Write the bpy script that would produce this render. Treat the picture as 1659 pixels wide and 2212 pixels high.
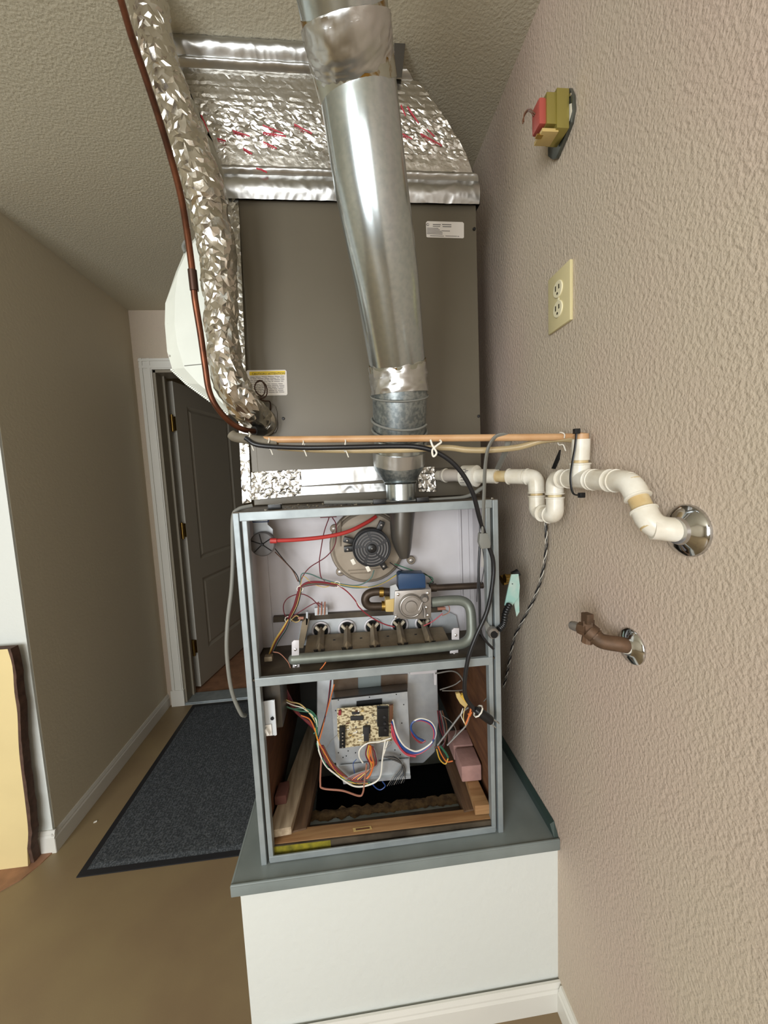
import bpy, bmesh, math, random
from mathutils import Vector, Matrix, noise
random.seed(7)
SC = bpy.context.scene
COL = SC.collection
for o in list(bpy.data.objects):
    bpy.data.objects.remove(o)

# ------------------------------------------------------------------ camera
FPX, PITCH, YAW, ROLL, HC = 819.27, 0.09314, 0.09447, -0.04493, 1.33
fwd = Vector((math.sin(YAW)*math.cos(PITCH), math.cos(YAW)*math.cos(PITCH), -math.sin(PITCH)))
_r = Vector((math.cos(YAW), -math.sin(YAW), 0)); _u = _r.cross(fwd)
rgt = _r*math.cos(ROLL) + _u*math.sin(ROLL)
upv = -_r*math.sin(ROLL) + _u*math.cos(ROLL)
CAM = Vector((0, 0, HC))
cd = bpy.data.cameras.new('camera'); cam = bpy.data.objects.new('camera', cd); COL.objects.link(cam)
m = Matrix.Identity(4)
for i in range(3):
    m[i][0] = rgt[i]; m[i][1] = upv[i]; m[i][2] = -fwd[i]; m[i][3] = CAM[i]
cam.matrix_world = m
cd.sensor_fit = 'VERTICAL'; cd.sensor_height = 24.0; cd.lens = FPX/2212*24.0
cd.clip_start = 0.02
SC.camera = cam

# ------------------------------------------------------------------ world, lights, exposure
w = bpy.data.worlds.new('World'); SC.world = w; w.use_nodes = True
bg = w.node_tree.nodes['Background']
bg.inputs[0].default_value = (0.75, 0.85, 1.0, 1); bg.inputs[1].default_value = 0.6

def area(name, loc, target, sx, sy, power, color, spread=180):
    l = bpy.data.lights.new(name, 'AREA'); l.shape = 'RECTANGLE'; l.size = sx; l.size_y = sy
    l.energy = power; l.color = color; l.spread = math.radians(spread)
    o = bpy.data.objects.new(name, l); COL.objects.link(o)
    o.location = loc
    o.rotation_euler = (Vector(target)-Vector(loc)).to_track_quat('-Z', 'Y').to_euler()
    return o
# daylight through the glazed opening behind and to the left of the camera
area('window_daylight', (-1.62, -1.9, 1.45), (-1.62, 5, 1.45), 1.35, 1.7, 88, (0.94, 0.975, 1.0))
# added broad front fill, in an unseen opening assumed further right
area('front_fill', (-0.25, -1.9, 1.45), (-0.25, 5, 1.45), 0.8, 1.1, 19, (0.99, 0.98, 0.95))
SC.view_settings.view_transform = 'Standard'
SC.view_settings.look = 'None'
SC.view_settings.exposure = 0.0
SC.view_settings.gamma = 1.0
SC.view_settings.use_curve_mapping = False
SC.cycles.max_bounces = 8
SC.cycles.diffuse_bounces = 4
SC.cycles.sample_clamp_indirect = 6.0

# ------------------------------------------------------------------ picking helpers (pixel of the photo -> point on a real plane)
def ray(px, py):
    return fwd + rgt*((px-829.5)/FPX) - upv*((py-1106)/FPX)
def P(px, py, Y):
    d = ray(px, py); return CAM + d*(Y/d.y)
def PX(px, py, X):
    d = ray(px, py); return CAM + d*(X/d.x)
def PZ(px, py, Z):
    d = ray(px, py); return CAM + d*((Z-HC)/d.z)
def PD(px, py, dep):
    return CAM + ray(px, py)*dep
def PP(lst, Y=None):
    return [P(a[0], a[1], a[2] if len(a) > 2 else Y) for a in lst]

# key planes of the place
F, XL, XR, FT, ZP = 0.8182, -0.2415, 0.3346, 1.2693, 0.4544      # furnace front, sides, top, base
PF, PLX, WX = 0.7867, -0.296, 0.4584                               # platform front, platform left, right wall
LX, LY, BY, CZ = -1.151, 1.41, 2.318, 2.308                        # left wall, its near end, back wall, ceiling

# ------------------------------------------------------------------ materials
def sl(r, g, b):
    f = lambda c: ((c/255+0.055)/1.055)**2.4 if c/255 > 0.04045 else c/255/12.92
    return (f(r), f(g), f(b), 1)
def mat(name, col, rough=0.5, metal=0.0, var=0.0, vscale=8.0, col2=None, bump=0.0, bscale=40.0, bdist=0.002,
        stretch=None, vor=False, detail=4.0, coat=0.0, spec=None, trans=0.0, ior=1.45, lo=0.35, hi=0.65, rvar=0.0, alpha=1.0):
    m = bpy.data.materials.new(name); m.use_nodes = True
    nt = m.node_tree; b = nt.nodes['Principled BSDF']
    b.inputs['Base Color'].default_value = col
    b.inputs['Roughness'].default_value = rough
    b.inputs['Metallic'].default_value = metal
    b.inputs['IOR'].default_value = ior
    if coat: b.inputs['Coat Weight'].default_value = coat
    if trans: b.inputs['Transmission Weight'].default_value = trans
    if alpha < 1: b.inputs['Alpha'].default_value = alpha
    if spec is not None: b.inputs['Specular IOR Level'].default_value = spec
    tc = nt.nodes.new('ShaderNodeTexCoord'); src = tc.outputs['Object']
    if stretch:
        mp = nt.nodes.new('ShaderNodeMapping'); mp.inputs['Scale'].default_value = stretch
        nt.links.new(src, mp.inputs['Vector']); src = mp.outputs['Vector']
    if var or col2:
        n = nt.nodes.new('ShaderNodeTexNoise'); n.inputs['Scale'].default_value = vscale; n.inputs['Detail'].default_value = detail
        nt.links.new(src, n.inputs['Vector'])
        cr = nt.nodes.new('ShaderNodeValToRGB')
        cr.color_ramp.elements[0].position = lo; cr.color_ramp.elements[1].position = hi
        cr.color_ramp.elements[0].color = col
        cr.color_ramp.elements[1].color = col2 if col2 else tuple(c*(1-var) for c in col[:3])+(1,)
        nt.links.new(n.outputs['Fac'], cr.inputs['Fac'])
        nt.links.new(cr.outputs['Color'], b.inputs['Base Color'])
        if rvar:
            mr = nt.nodes.new('ShaderNodeMapRange'); mr.inputs['To Min'].default_value = rough; mr.inputs['To Max'].default_value = rough+rvar
            nt.links.new(n.outputs['Fac'], mr.inputs['Value']); nt.links.new(mr.outputs['Result'], b.inputs['Roughness'])
    if bump:
        if vor:
            t = nt.nodes.new('ShaderNodeTexVoronoi'); t.inputs['Scale'].default_value = bscale; out = t.outputs['Distance']
        else:
            t = nt.nodes.new('ShaderNodeTexNoise'); t.inputs['Scale'].default_value = bscale; t.inputs['Detail'].default_value = 3.0; out = t.outputs['Fac']
        nt.links.new(src, t.inputs['Vector'])
        bp = nt.nodes.new('ShaderNodeBump'); bp.inputs['Strength'].default_value = bump; bp.inputs['Distance'].default_value = bdist
        nt.links.new(out, bp.inputs['Height']); nt.links.new(bp.outputs['Normal'], b.inputs['Normal'])
    return m

M = {}
M['wall'] = mat('beige_textured_paint', sl(194, 180, 161), 0.6, vscale=2.2, bump=1.0, bscale=190, bdist=0.0026, stretch=(1, .9, 0.75), col2=sl(194, 175, 160), lo=.4, hi=.62)
M['wallflat'] = mat('beige_wall_paint', sl(196, 186, 164), 0.6, bump=0.35, bscale=90, bdist=0.002)
M['ceil'] = mat('ceiling_texture_paint', sl(193, 186, 165), 0.75, bump=0.6, bscale=160, bdist=0.003)
M['white_wall'] = mat('off_white_wall_paint', sl(214, 217, 212), 0.55, bump=0.35, bscale=60, bdist=0.003)
M['trim'] = mat('white_trim_paint', sl(220, 218, 210), 0.35, var=0.04, vscale=5)
M['base'] = mat('grey_white_baseboard', sl(206, 203, 196), 0.4, var=0.06, vscale=5)
M['floor'] = mat('brown_linoleum', sl(140, 122, 90), 0.42, col2=sl(128, 108, 82), vscale=3.0, bump=0.12, bscale=300, bdist=0.0008)
M['redfloor'] = mat('reddish_floor', sl(158, 116, 88), 0.5, var=0.3, vscale=18)
M['mat'] = mat('charcoal_carpet', sl(54, 58, 62), 0.95, col2=sl(88, 92, 96), vscale=160, lo=0.45, hi=0.62, bump=0.8, bscale=260, bdist=0.004)
M['rubber'] = mat('black_rubber', sl(26, 26, 30), 0.6)
M['cap'] = mat('grey_green_enamel', sl(128, 136, 134), 0.3, col2=sl(112, 120, 118), vscale=9, lo=.3, hi=.7, bump=0.12, bscale=30, rvar=0.15)
M['galv'] = mat('galvanised_steel', sl(196, 200, 202), 0.4, 0.6, col2=sl(178, 182, 186), vscale=30, lo=.35, hi=.7, rvar=0.15)
M['frame'] = mat('furnace_frame_steel', sl(162, 170, 172), 0.42, 0.45, col2=sl(146, 154, 156), vscale=24, lo=.35, hi=.7, rvar=0.12)
M['vest'] = mat('vestibule_steel', sl(206, 203, 205), 0.45, 0.3, col2=sl(188, 184, 186), vscale=6, rvar=0.2)
M['shelf'] = mat('dusty_shelf_steel', sl(92, 82, 68), 0.6, 0.3, col2=sl(58, 50, 40), vscale=14)
M['pipe'] = mat('galvanised_flue_pipe', sl(186, 193, 194), 0.2, 0.95, col2=sl(176, 184, 186), vscale=120, lo=.4, hi=.65, rvar=0.05)
M['spangle'] = mat('spangled_galvanised', sl(158, 164, 164), 0.3, 0.9, col2=sl(122, 130, 132), vscale=120, lo=.4, hi=.6, rvar=0.2)
M['rust'] = mat('rust_stained_pipe', sl(164, 164, 150), 0.35, 0.8, col2=sl(128, 98, 44), vscale=34, lo=.54, hi=.60)
M['foil2'] = mat('crumpled_foil_insulation', sl(210, 205, 195), 0.26, 1.0, bump=.15, bscale=110, bdist=.003)
M['foil'] = mat('aluminium_foil', sl(200, 197, 190), 0.3, 1.0, bump=0.3, bscale=90, bdist=0.003)
M['foilsmooth'] = mat('aluminium_tape', sl(192, 192, 190), 0.33, 1.0, bump=0.2, bscale=25, bdist=0.004)
M['coil'] = mat('taupe_painted_steel', sl(98, 91, 77), 0.36, 0.1, col2=sl(93, 86, 73), vscale=3)
M['white_plastic'] = mat('white_enamel', sl(222, 226, 216), 0.4, var=0.05, vscale=12)
M['pvc'] = mat('white_pvc', sl(232, 228, 216), 0.28, col2=sl(212, 204, 186), vscale=26)
M['pvcy'] = mat('yellowed_pvc', sl(214, 198, 158), 0.32, col2=sl(196, 170, 122), vscale=30)
M['chrome'] = mat('chrome', sl(215, 215, 215), 0.1, 1.0, var=.3, vscale=30)
M['brass'] = mat('brass', sl(176, 146, 80), 0.32, 1.0)
M['iron'] = mat('black_iron_pipe', sl(78, 66, 56), 0.45, 0.6, var=.3, vscale=40)
M['browniron'] = mat('rusted_brown_pipe', sl(108, 82, 62), 0.6, 0.3, col2=sl(80, 62, 46), vscale=35, bump=.3, bscale=120)
M['copper'] = mat('tarnished_copper', sl(128, 78, 54), 0.35, 0.8, col2=sl(76, 48, 36), vscale=14)
M['darkcopper'] = mat('dark_copper', sl(70, 50, 40), 0.4, 0.7)
M['black'] = mat('black_plastic', sl(26, 26, 27), 0.35)
M['motor'] = mat('dark_motor_plastic', sl(50, 50, 52), 0.4, var=.3, vscale=30)
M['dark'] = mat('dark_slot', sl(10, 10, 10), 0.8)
M['housing'] = mat('brown_grey_cast_housing', sl(160, 148, 132), 0.5, 0.3, col2=sl(138, 126, 110), vscale=12)
M['duct'] = mat('dark_grey_outlet', sl(96, 92, 86), 0.35, 0.6)
M['manifold'] = mat('grey_green_manifold', sl(126, 131, 122), 0.42, 0.35, var=.2, vscale=30)
M['burner'] = mat('dusty_burner_steel', sl(136, 122, 100), 0.55, 0.3, col2=sl(108, 96, 78), vscale=22)
M['cast'] = mat('cast_aluminium', sl(168, 162, 156), 0.4, 0.75, var=.15, vscale=40)
M['blue'] = mat('blue_solenoid', sl(34, 62, 96), 0.4)
M['pswitch'] = mat('grey_pressure_switch', sl(104, 102, 102), 0.5)
M['switchwhite'] = mat('switch_white', sl(235, 232, 225), 0.35)
M['board'] = mat('circuit_board', sl(208, 194, 158), 0.5, col2=sl(116, 98, 68), vscale=110, lo=.48, hi=.58, stretch=(1, 1, 1.6))
M['wood'] = mat('tan_plank', sl(164, 128, 88), 0.65, col2=sl(138, 100, 64), vscale=7, stretch=(1, 12, 12))
M['woodwhite'] = mat('pale_board', sl(186, 168, 142), 0.7, col2=sl(150, 132, 108), vscale=9, stretch=(10, 1, 10))
M['wooddark'] = mat('dark_board', sl(100, 76, 54), 0.7, col2=sl(74, 54, 38), vscale=9, stretch=(10, 1, 10))
M['liner'] = mat('brown_fibre_liner', sl(112, 74, 46), 0.75, col2=sl(84, 52, 32), vscale=10, stretch=(4, 1, 4), bump=.4, bscale=40)
M['brick'] = mat('pink_brick', sl(168, 130, 122), 0.85, var=.2, vscale=30, bump=.4, bscale=120)
M['brickshade'] = mat('shaded_red_brick', sl(112, 74, 66), .85, bump=.4, bscale=120)  # reddish brick with the shadow it lies in mixed into its colour
M['yellow'] = mat('yellow_label', sl(138, 128, 36), 0.5, col2=sl(96, 92, 30), vscale=60)
M['paper'] = mat('white_label', sl(214, 208, 200), 0.5)
M['print'] = mat('grey_print', sl(110, 106, 104), 0.6)
M['printdark'] = mat('black_print', sl(60, 55, 40), 0.6)
M['cautionyellow'] = mat('caution_yellow', sl(222, 190, 40), 0.5)
M['redprint'] = mat('red_print', sl(190, 50, 66), 0.5)
M['almond'] = mat('almond_plastic', sl(212, 200, 154), 0.35)
M['almondlight'] = mat('light_almond_plastic', sl(232, 224, 190), 0.3)
M['transyel'] = mat('olive_brass_laminate', sl(164, 152, 84), 0.3, 0.6)
M['transred'] = mat('red_coil_wrap', sl(168, 78, 68), 0.4)
M['steelplate'] = mat('grey_steel_plate', sl(112, 116, 110), 0.3, 0.8, var=.3, vscale=40)
M['cream'] = mat('cream_board', sl(226, 206, 152), 0.6, var=.05, vscale=6)
M['edge_shadow'] = mat('brown_edge_and_shadow', sl(92, 68, 56), 0.8, var=.4, vscale=40)
M['doorpaint'] = mat('greige_door_paint', sl(160, 152, 138), 0.33, bump=.12, bscale=25, bdist=.003, stretch=(8, 8, 1))
M['tanpole'] = mat('tan_pole', sl(200, 160, 118), 0.4, col2=sl(186, 142, 98), vscale=18)
M['vinyl'] = mat('yellowed_vinyl_hose', sl(182, 162, 124), 0.2, trans=0.0, var=.15, vscale=20)
M['greycord'] = mat('grey_cord', sl(122, 122, 116), 0.45)
M['greyinsul'] = mat('grey_pipe_insulation', sl(120, 112, 96), 0.7, var=.3, vscale=30)
M['blackcord'] = mat('black_cord', sl(30, 30, 32), 0.3)
M['teal'] = mat('pale_teal_tag', sl(150, 190, 180), 0.6, col2=sl(190, 200, 190), vscale=30)
for k, c in dict(w_red=(140, 46, 54), w_maroon=(104, 40, 50), w_yellow=(206, 166, 66), w_orange=(206, 110, 50), w_white=(226, 222, 210), w_green=(52, 104, 80),
                 w_blue=(40, 70, 130), w_black=(36, 36, 38), w_brown=(100, 66, 46), w_grey=(110, 106, 100), w_pink=(186, 70, 82), w_teal=(84, 112, 106),
                 w_tan=(196, 170, 110), w_copper=(160, 110, 90)).items():
    M[k] = mat(k[2:]+'_insulation', sl(*c), 0.4)
M['horn'] = mat('pale_burner_steel', sl(176, 166, 146), .5, .3)
M['coverplate'] = mat('light_steel_cover', sl(206, 210, 212), .4, .2)
M['redtube'] = mat('red_silicone_tube', sl(184, 60, 56), 0.4)

# ------------------------------------------------------------------ mesh builder
ORG = {}
def catmull(pts, n=6):
    pts = [Vector(p) for p in pts]
    if len(pts) < 3: return pts
    out = []
    Q = [pts[0]*2-pts[1]] + pts + [pts[-1]*2-pts[-2]]
    for i in range(1, len(Q)-2):
        a, b, c, d = Q[i-1], Q[i], Q[i+1], Q[i+2]
        for k in range(n):
            t = k/n
            out.append(0.5*((2*b)+(c-a)*t+(2*a-5*b+4*c-d)*t*t+(3*b-a-3*c+d)*t**3))
    out.append(pts[-1])
    return out
def interp(vals, n=6):
    return [v.x for v in catmull([Vector((a, 0, 0)) for a in vals], n)]

def facet_grid(fn2, nu, nv, amp, nrm, jit=.42, seed=1):
    rr = random.Random(seed); g = MB(); vs = []
    for j in range(nv+1):
        for i in range(nu+1):
            u = i/nu+(rr.uniform(-jit, jit)/nu if 0 < i < nu else 0); v = j/nv+(rr.uniform(-jit, jit)/nv if 0 < j < nv else 0)
            vs.append(fn2(u, v)+Vector(nrm)*rr.uniform(0, amp))
    fs = []
    for j in range(nv):
        for i in range(nu):
            a = j*(nu+1)+i; b, c, d = a+1, a+nu+2, a+nu+1
            fs += [(a, b, c), (a, c, d)] if rr.random() < .5 else [(a, b, d), (b, c, d)]
    g._add(vs, fs); return g
class MB:
    def __init__(s): s.v = []; s.f = []
    def _add(s, vs, fs):
        o = len(s.v); s.v += [Vector(p) for p in vs]; s.f += [[i+o for i in f] for f in fs]
        return s
    def hexa(s, p):   # bottom 4 ccw, top 4
        return s._add(p, [(3, 2, 1, 0), (4, 5, 6, 7), (0, 1, 5, 4), (1, 2, 6, 5), (2, 3, 7, 6), (3, 0, 4, 7)])
    def box(s, a, b):
        x0, y0, z0 = [min(a[i], b[i]) for i in range(3)]; x1, y1, z1 = [max(a[i], b[i]) for i in range(3)]
        return s.hexa([(x0, y0, z0), (x1, y0, z0), (x1, y1, z0), (x0, y1, z0), (x0, y0, z1), (x1, y0, z1), (x1, y1, z1), (x0, y1, z1)])
    def obox(s, c, ax, ay, az, hx, hy, hz):
        c = Vector(c); ax = Vector(ax).normalized()*hx; ay = Vector(ay).normalized()*hy; az = Vector(az).normalized()*hz
        return s.hexa([c-ax-ay-az, c+ax-ay-az, c+ax+ay-az, c-ax+ay-az, c-ax-ay+az, c+ax-ay+az, c+ax+ay+az, c-ax+ay+az])
    def prism(s, pts, vec):
        pts = [Vector(p) for p in pts]; vec = Vector(vec); n = len(pts)
        return s._add(pts+[p+vec for p in pts], [list(range(n))[::-1], [i+n for i in range(n)]] + [(i, (i+1) % n, (i+1) % n+n, i+n) for i in range(n)])
    def loft(s, rings, caps=True, closed=True):
        n = len(rings[0]); vs = [p for r in rings for p in r]; fs = []
        for k in range(len(rings)-1):
            for i in range(n if closed else n-1):
                j = (i+1) % n
                fs.append((k*n+i, k*n+j, (k+1)*n+j, (k+1)*n+i))
        if caps: fs.append(list(range(n))[::-1]); fs.append([(len(rings)-1)*n+i for i in range(n)])
        return s._add(vs, fs)
    def tube(s, pts, r, n=10, caps=True, closed=False, flat=None):
        pts = [Vector(p) for p in pts]; m = len(pts)
        rr = r if isinstance(r, (list, tuple)) else [r]*m
        T = []
        for i in range(m):
            a = pts[(i-1) % m] if (closed or i > 0) else pts[i]; b = pts[(i+1) % m] if (closed or i < m-1) else pts[i]
            t = (b-a); T.append(t.normalized() if t.length > 1e-9 else Vector((0, 0, 1)))
        up = Vector((0, 0, 1)) if abs(T[0].z) < 0.9 else Vector((1, 0, 0))
        N = T[0].cross(up).normalized(); rings = []
        for i in range(m):
            if i:
                N = (N - T[i]*N.dot(T[i]))
                N = N.normalized() if N.length > 1e-6 else T[i].orthogonal().normalized()
            B = T[i].cross(N)
            fx, fy = flat if flat else (1, 1)
            rings.append([pts[i] + (N*math.cos(2*math.pi*k/n)*fx + B*math.sin(2*math.pi*k/n)*fy)*rr[i] for k in range(n)])
        if closed: rings.append(rings[0])
        return s.loft(rings, caps and not closed)
    def cyl(s, a, b, r, r2=None, n=24, caps=True):
        return s.tube([a, b], [r, r if r2 is None else r2], n, caps)
    def lathe(s, p, d, prof, n=32, caps=True):
        p = Vector(p); d = Vector(d).normalized(); N = d.orthogonal().normalized(); B = d.cross(N)
        return s.loft([[p+d*t+(N*math.cos(2*math.pi*k/n)+B*math.sin(2*math.pi*k/n))*r for k in range(n)] for t, r in prof], caps)
    def ball(s, c, r, n=12):
        return s.lathe(Vector(c), (0, 0, 1), [(-r*math.cos(math.pi*k/n*1.0), max(1e-5, r*math.sin(math.pi*k/n))) for k in range(n+1)], n*2)
    def grid(s, fn, nu, nv):
        return s._add([fn(i/nu, j/nv) for j in range(nv+1) for i in range(nu+1)],
                      [(j*(nu+1)+i, j*(nu+1)+i+1, (j+1)*(nu+1)+i+1, (j+1)*(nu+1)+i) for j in range(nv) for i in range(nu)])
    def build(s, name, mt, parent=None, smooth=True, bevel=0.0, org=None, angle=35, **props):
        o0 = Vector(ORG[parent.name]) if parent is not None else (Vector(org) if org is not None else Vector((0, 0, 0)))
        me = bpy.data.meshes.new(name); me.from_pydata([tuple(p-o0) for p in s.v], [], s.f); me.update()
        bm = bmesh.new(); bm.from_mesh(me); bmesh.ops.recalc_face_normals(bm, faces=bm.faces)
        if bevel:
            bmesh.ops.bevel(bm, geom=[e for e in bm.edges if len(e.link_faces) == 2 and e.calc_face_angle(0) > 0.6], offset=bevel, segments=2, affect='EDGES', profile=0.6)
        bm.to_mesh(me); bm.free()
        if smooth:
            me.polygons.foreach_set('use_smooth', [True]*len(me.polygons)); me.set_sharp_from_angle(angle=math.radians(angle))
        me.materials.append(M[mt] if isinstance(mt, str) else mt)
        o = bpy.data.objects.new(name, me); COL.objects.link(o)
        if parent is not None: o.parent = parent; ORG[o.name] = tuple(o0)
        else:
            o.location = o0; ORG[o.name] = tuple(o0)
        for k, v in props.items(): o[k] = v
        return o

def thing(name, label, cat, loc, group=None):
    o = bpy.data.objects.new(name, None); o.empty_display_size = 0.05; COL.objects.link(o); o.location = loc
    ORG[o.name] = tuple(loc); o['label'] = label; o['category'] = cat
    if group: o['group'] = group
    return o
def solo(o, label, cat, group=None):
    o['label'] = label; o['category'] = cat
    if group: o['group'] = group
    return o
def struct(o):
    o['kind'] = 'structure'; return o
def txt(body, size, mt, origin, ax, ay, name, parent, depth=0.0002, **props):
    cu = bpy.data.curves.new('lettering', 'FONT'); cu.body = body; cu.size = size; cu.extrude = depth; cu.resolution_u = 2
    t = bpy.data.objects.new('lettering', cu); COL.objects.link(t)
    bpy.context.view_layer.update()
    me = bpy.data.meshes.new_from_object(t.evaluated_get(bpy.context.evaluated_depsgraph_get()))
    bpy.data.objects.remove(t)
    ax = Vector(ax).normalized(); ay = Vector(ay).normalized(); az = ax.cross(ay); o0 = Vector(ORG[parent.name])
    for v in me.vertices:
        c = v.co.copy(); v.co = Vector(origin)+ax*c.x+ay*c.y+az*c.z-o0
    me.materials.clear(); me.materials.append(M[mt])
    o = bpy.data.objects.new(name, me); COL.objects.link(o); o.parent = parent; ORG[o.name] = tuple(o0)
    for k, v in props.items(): o[k] = v
    return o
X_, Y_, Z_ = Vector((1, 0, 0)), Vector((0, 1, 0)), Vector((0, 0, 1))
def crumple(p, amp, s1):
    q = Vector(p)*s1
    a = 1-abs(noise.noise(q))*2.2
    b = 1-abs(noise.noise(q*2.3+Vector((5, 1, 7))))*2.2
    return amp*(a*0.65+b*0.4-0.5)

# ================================================================== SETTING
# floor
struct(MB().box((-3.6, -2.0, -0.05), (0.7, 4.6, 0)).build('floor', 'floor', smooth=False))
fl = bpy.data.objects['floor']
pts = [(-1.151, 1.41), (-1.165, 1.36), (-1.19, 1.31), (-1.24, 1.27), (-1.32, 1.2), (-1.45, 1.15), (-1.8, 1.1), (-2.6, 1.05), (-3.4, 1.05), (-3.4, 1.408), (-1.2, 1.408)]
MB().prism([(x, y, 0.0) for x, y in pts], (0, 0, 0.0035)).build('entry_flooring', 'redfloor', fl, smooth=False, label='reddish floor covering beside the wall end')
MB().box((-1.6, 2.33, 0.0), (0.3, 4.4, 0.004)).build('entry_flooring', 'redfloor', fl, smooth=False, label='reddish floor beyond the doorway')
# ceiling
struct(MB().box((-3.6, -2.0, CZ), (0.7, 2.45, CZ+0.1)).build('ceiling', 'ceil', smooth=False))
# right wall
struct(MB().box((WX, -2.0, 0), (WX+0.12, 2.5, CZ)).build('wall_right', 'wall', smooth=False))
# left wall block (its end faces the camera)
wl = struct(MB().box((-3.6, LY+0.01, 0), (LX, BY, CZ)).build('wall_left', 'wallflat', smooth=False))
MB().box((-3.6, LY, 0), (LX-0.0005, LY+0.012, CZ)).build('end_face', 'white_wall', wl, smooth=False, label='white painted end of the wall')
# back wall with door opening
DX0, DX1, DZ = -1.052, -0.262, 1.985
bw = MB()
bw.box((LX, BY, 0), (DX0, BY+0.12, CZ)); bw.box((DX1, BY, 0), (WX, BY+0.12, CZ)); bw.box((DX0, BY, DZ), (DX1, BY+0.12, CZ))
struct(bw.build('wall_back', 'wall', smooth=False))
# room beyond the door
struct(MB().box((-1.6, 4.4, 0), (0.4, 4.5, CZ)).box((-1.6, BY+.12, 0), (-1.5, 4.4, CZ)).box((.3, BY+.12, 0), (.4, 4.4, CZ)).box((-1.6, BY+.12, CZ), (.4, 4.5, CZ+.1)).build('wall_beyond', 'wallflat', smooth=False))
# rear of the room, behind the camera
rw = MB()
for x0, x1, z0, z1 in ((-3.6, -2.32, 0, CZ), (-2.32, -.92, 0, .55), (-2.32, -.92, 2.32, CZ), (-.92, -.68, 0, CZ), (-.68, .18, 0, .66), (-.68, .18, 2.04, CZ), (.18, WX+.12, 0, CZ)):
    if z1 > z0: rw.box((x0, -2.12, z0), (x1, -2.0, z1))
struct(rw.build('wall_rear', 'wallflat', smooth=False))
struct(MB().box((-3.72, -2.0, 0), (-3.6, 2.3, CZ)).build('wall_far_left', 'wallflat', smooth=False))
wf = MB()
for x in (-2.32, -1.64, -.96): wf.box((x, -2.09, .55), (x+.04, -2.03, 2.3))
wf.box((-2.32, -2.09, .55), (-.92, -2.03, .6)); wf.box((-2.32, -2.09, 2.26), (-.92, -2.03, 2.3))
for x in (-.68, .14): wf.box((x, -2.09, .66), (x+.04, -2.03, 2.04))  # jambs of the unseen opening assumed for the front fill
struct(wf.build('window_1', 'trim', smooth=False))

# door casing
cs = MB()
cx0 = -1.118
for a, b, y in ((cx0, cx0+.066, .014), (cx0+.008, cx0+.020, .021), (cx0+.046, cx0+.060, .019)):
    cs.box((a, BY-y, 0.10), (b, BY+.001, 2.045))
    cs.box((DX1-(b-DX0), BY-y, 0.0), (DX1-(a-DX0), BY+.001, 2.045))
for a, b, y in ((DZ, DZ+.06, .014), (DZ+.006, DZ+.020, .019), (DZ+.044, DZ+.054, .021)):
    cs.box((cx0+.0015, BY-y-.0007, a), (DX1+.0645, BY+.0015, b))
struct(cs.build('trim_1', 'trim', smooth=False))
MB().box((cx0-.006, BY-.022, 0), (DX0+.004, BY, .10)).build('plinth_block', 'trim', bpy.data.objects['trim_1'], smooth=False, bevel=.002)
jb = MB()
jb.box((DX0-.002, BY-.001, 0), (DX0+.012, BY+.13, DZ)); jb.box((DX1-.012, BY-.001, 0), (DX1+.002, BY+.13, DZ)); jb.box((DX0, BY-.001, DZ-.014), (DX1, BY+.13, DZ+.002))
jb.box((DX0+.012, BY+.075, 0), (DX0+.024, BY+.10, DZ-.014))
MJ = mat('grey_door_jamb', sl(142, 134, 118), 0.45); M['jamb'] = MJ
struct(jb.build('trim_2', 'jamb', smooth=False))
MB().box((DX0, BY-.012, 0), (DX1, BY+.10, .012)).box((DX0, BY-.02, 0), (DX1, BY+.02, .007)).build('threshold', 'frame', bpy.data.objects['trim_2'], smooth=False, bevel=.002)
# the door leaf, swung open away from the camera
D0 = Vector((-1.020, BY+.165, 0)); ddir = Vector((0.22, 0.975, 0)).normalized(); dn = Vector((ddir.y, -ddir.x, 0))   # dn faces the camera side
dr = thing('door_1', 'x', 'x', (D0.x, D0.y, 0)); del dr['label']; del dr['category']; dr['kind'] = 'structure'
def dpt(s, n, z): return D0+ddir*s+dn*n+Z_*z
def dbox(mb, s0, s1, n0, n1, z0, z1):
    mb.hexa([dpt(s0, n0, z0), dpt(s1, n0, z0), dpt(s1, n1, z0), dpt(s0, n1, z0), dpt(s0, n0, z1), dpt(s1, n0, z1), dpt(s1, n1, z1), dpt(s0, n1, z1)])
DW = .76; z0, z1 = .015, 1.965
lf = MB()
dbox(lf, 0, DW, -.036, -.010, z0, z1)
ZA, ZB_, ZC_, ZD = P(448, 1395, 2.62).z, P(432, 1247, 2.62).z, P(428, 1207, 2.62).z, P(397, 880, 2.62).z
rails = [(z0, ZA), (ZB_, ZC_), (ZD, z1)]
for a, b in rails: dbox(lf, 0, DW, -.012, 0, a, b)
for a, b in ((0, .12), (.62, DW)): dbox(lf, a, b, -.012, -.0002, z0, z1)
lf.build('leaf', 'doorpaint', dr, smooth=False, bevel=.0015)
lfe = MB(); dbox(lfe, -.002, 0, -.036, 0, z0, z1); lfe.build('leaf_edge', 'trim', dr, smooth=False, label='paler edge of the door')  # edge strip takes the pale trim colour
for (a, b) in ((.12, .62),):
    for (c, d) in ((ZA, ZB_), (ZC_, ZD)):
        pm = MB()
        o_ = [(a, c), (b, c), (b, d), (a, d)]; g = .018; i_ = [(a+g, c+g), (b-g, c+g), (b-g, d-g), (a+g, d-g)]; h = .034; j_ = [(a+h, c+h), (b-h, c+h), (b-h, d-h), (a+h, d-h)]
        pm.loft([[dpt(s, -.001, z) for s, z in o_], [dpt(s, -.009, z) for s, z in i_], [dpt(s, -.003, z) for s, z in j_]], caps=False)
        pm._add([dpt(s, -.003, z) for s, z in j_], [(0, 1, 2, 3)])
        pm.build('door_panel', 'doorpaint', dr, smooth=False)
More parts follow.
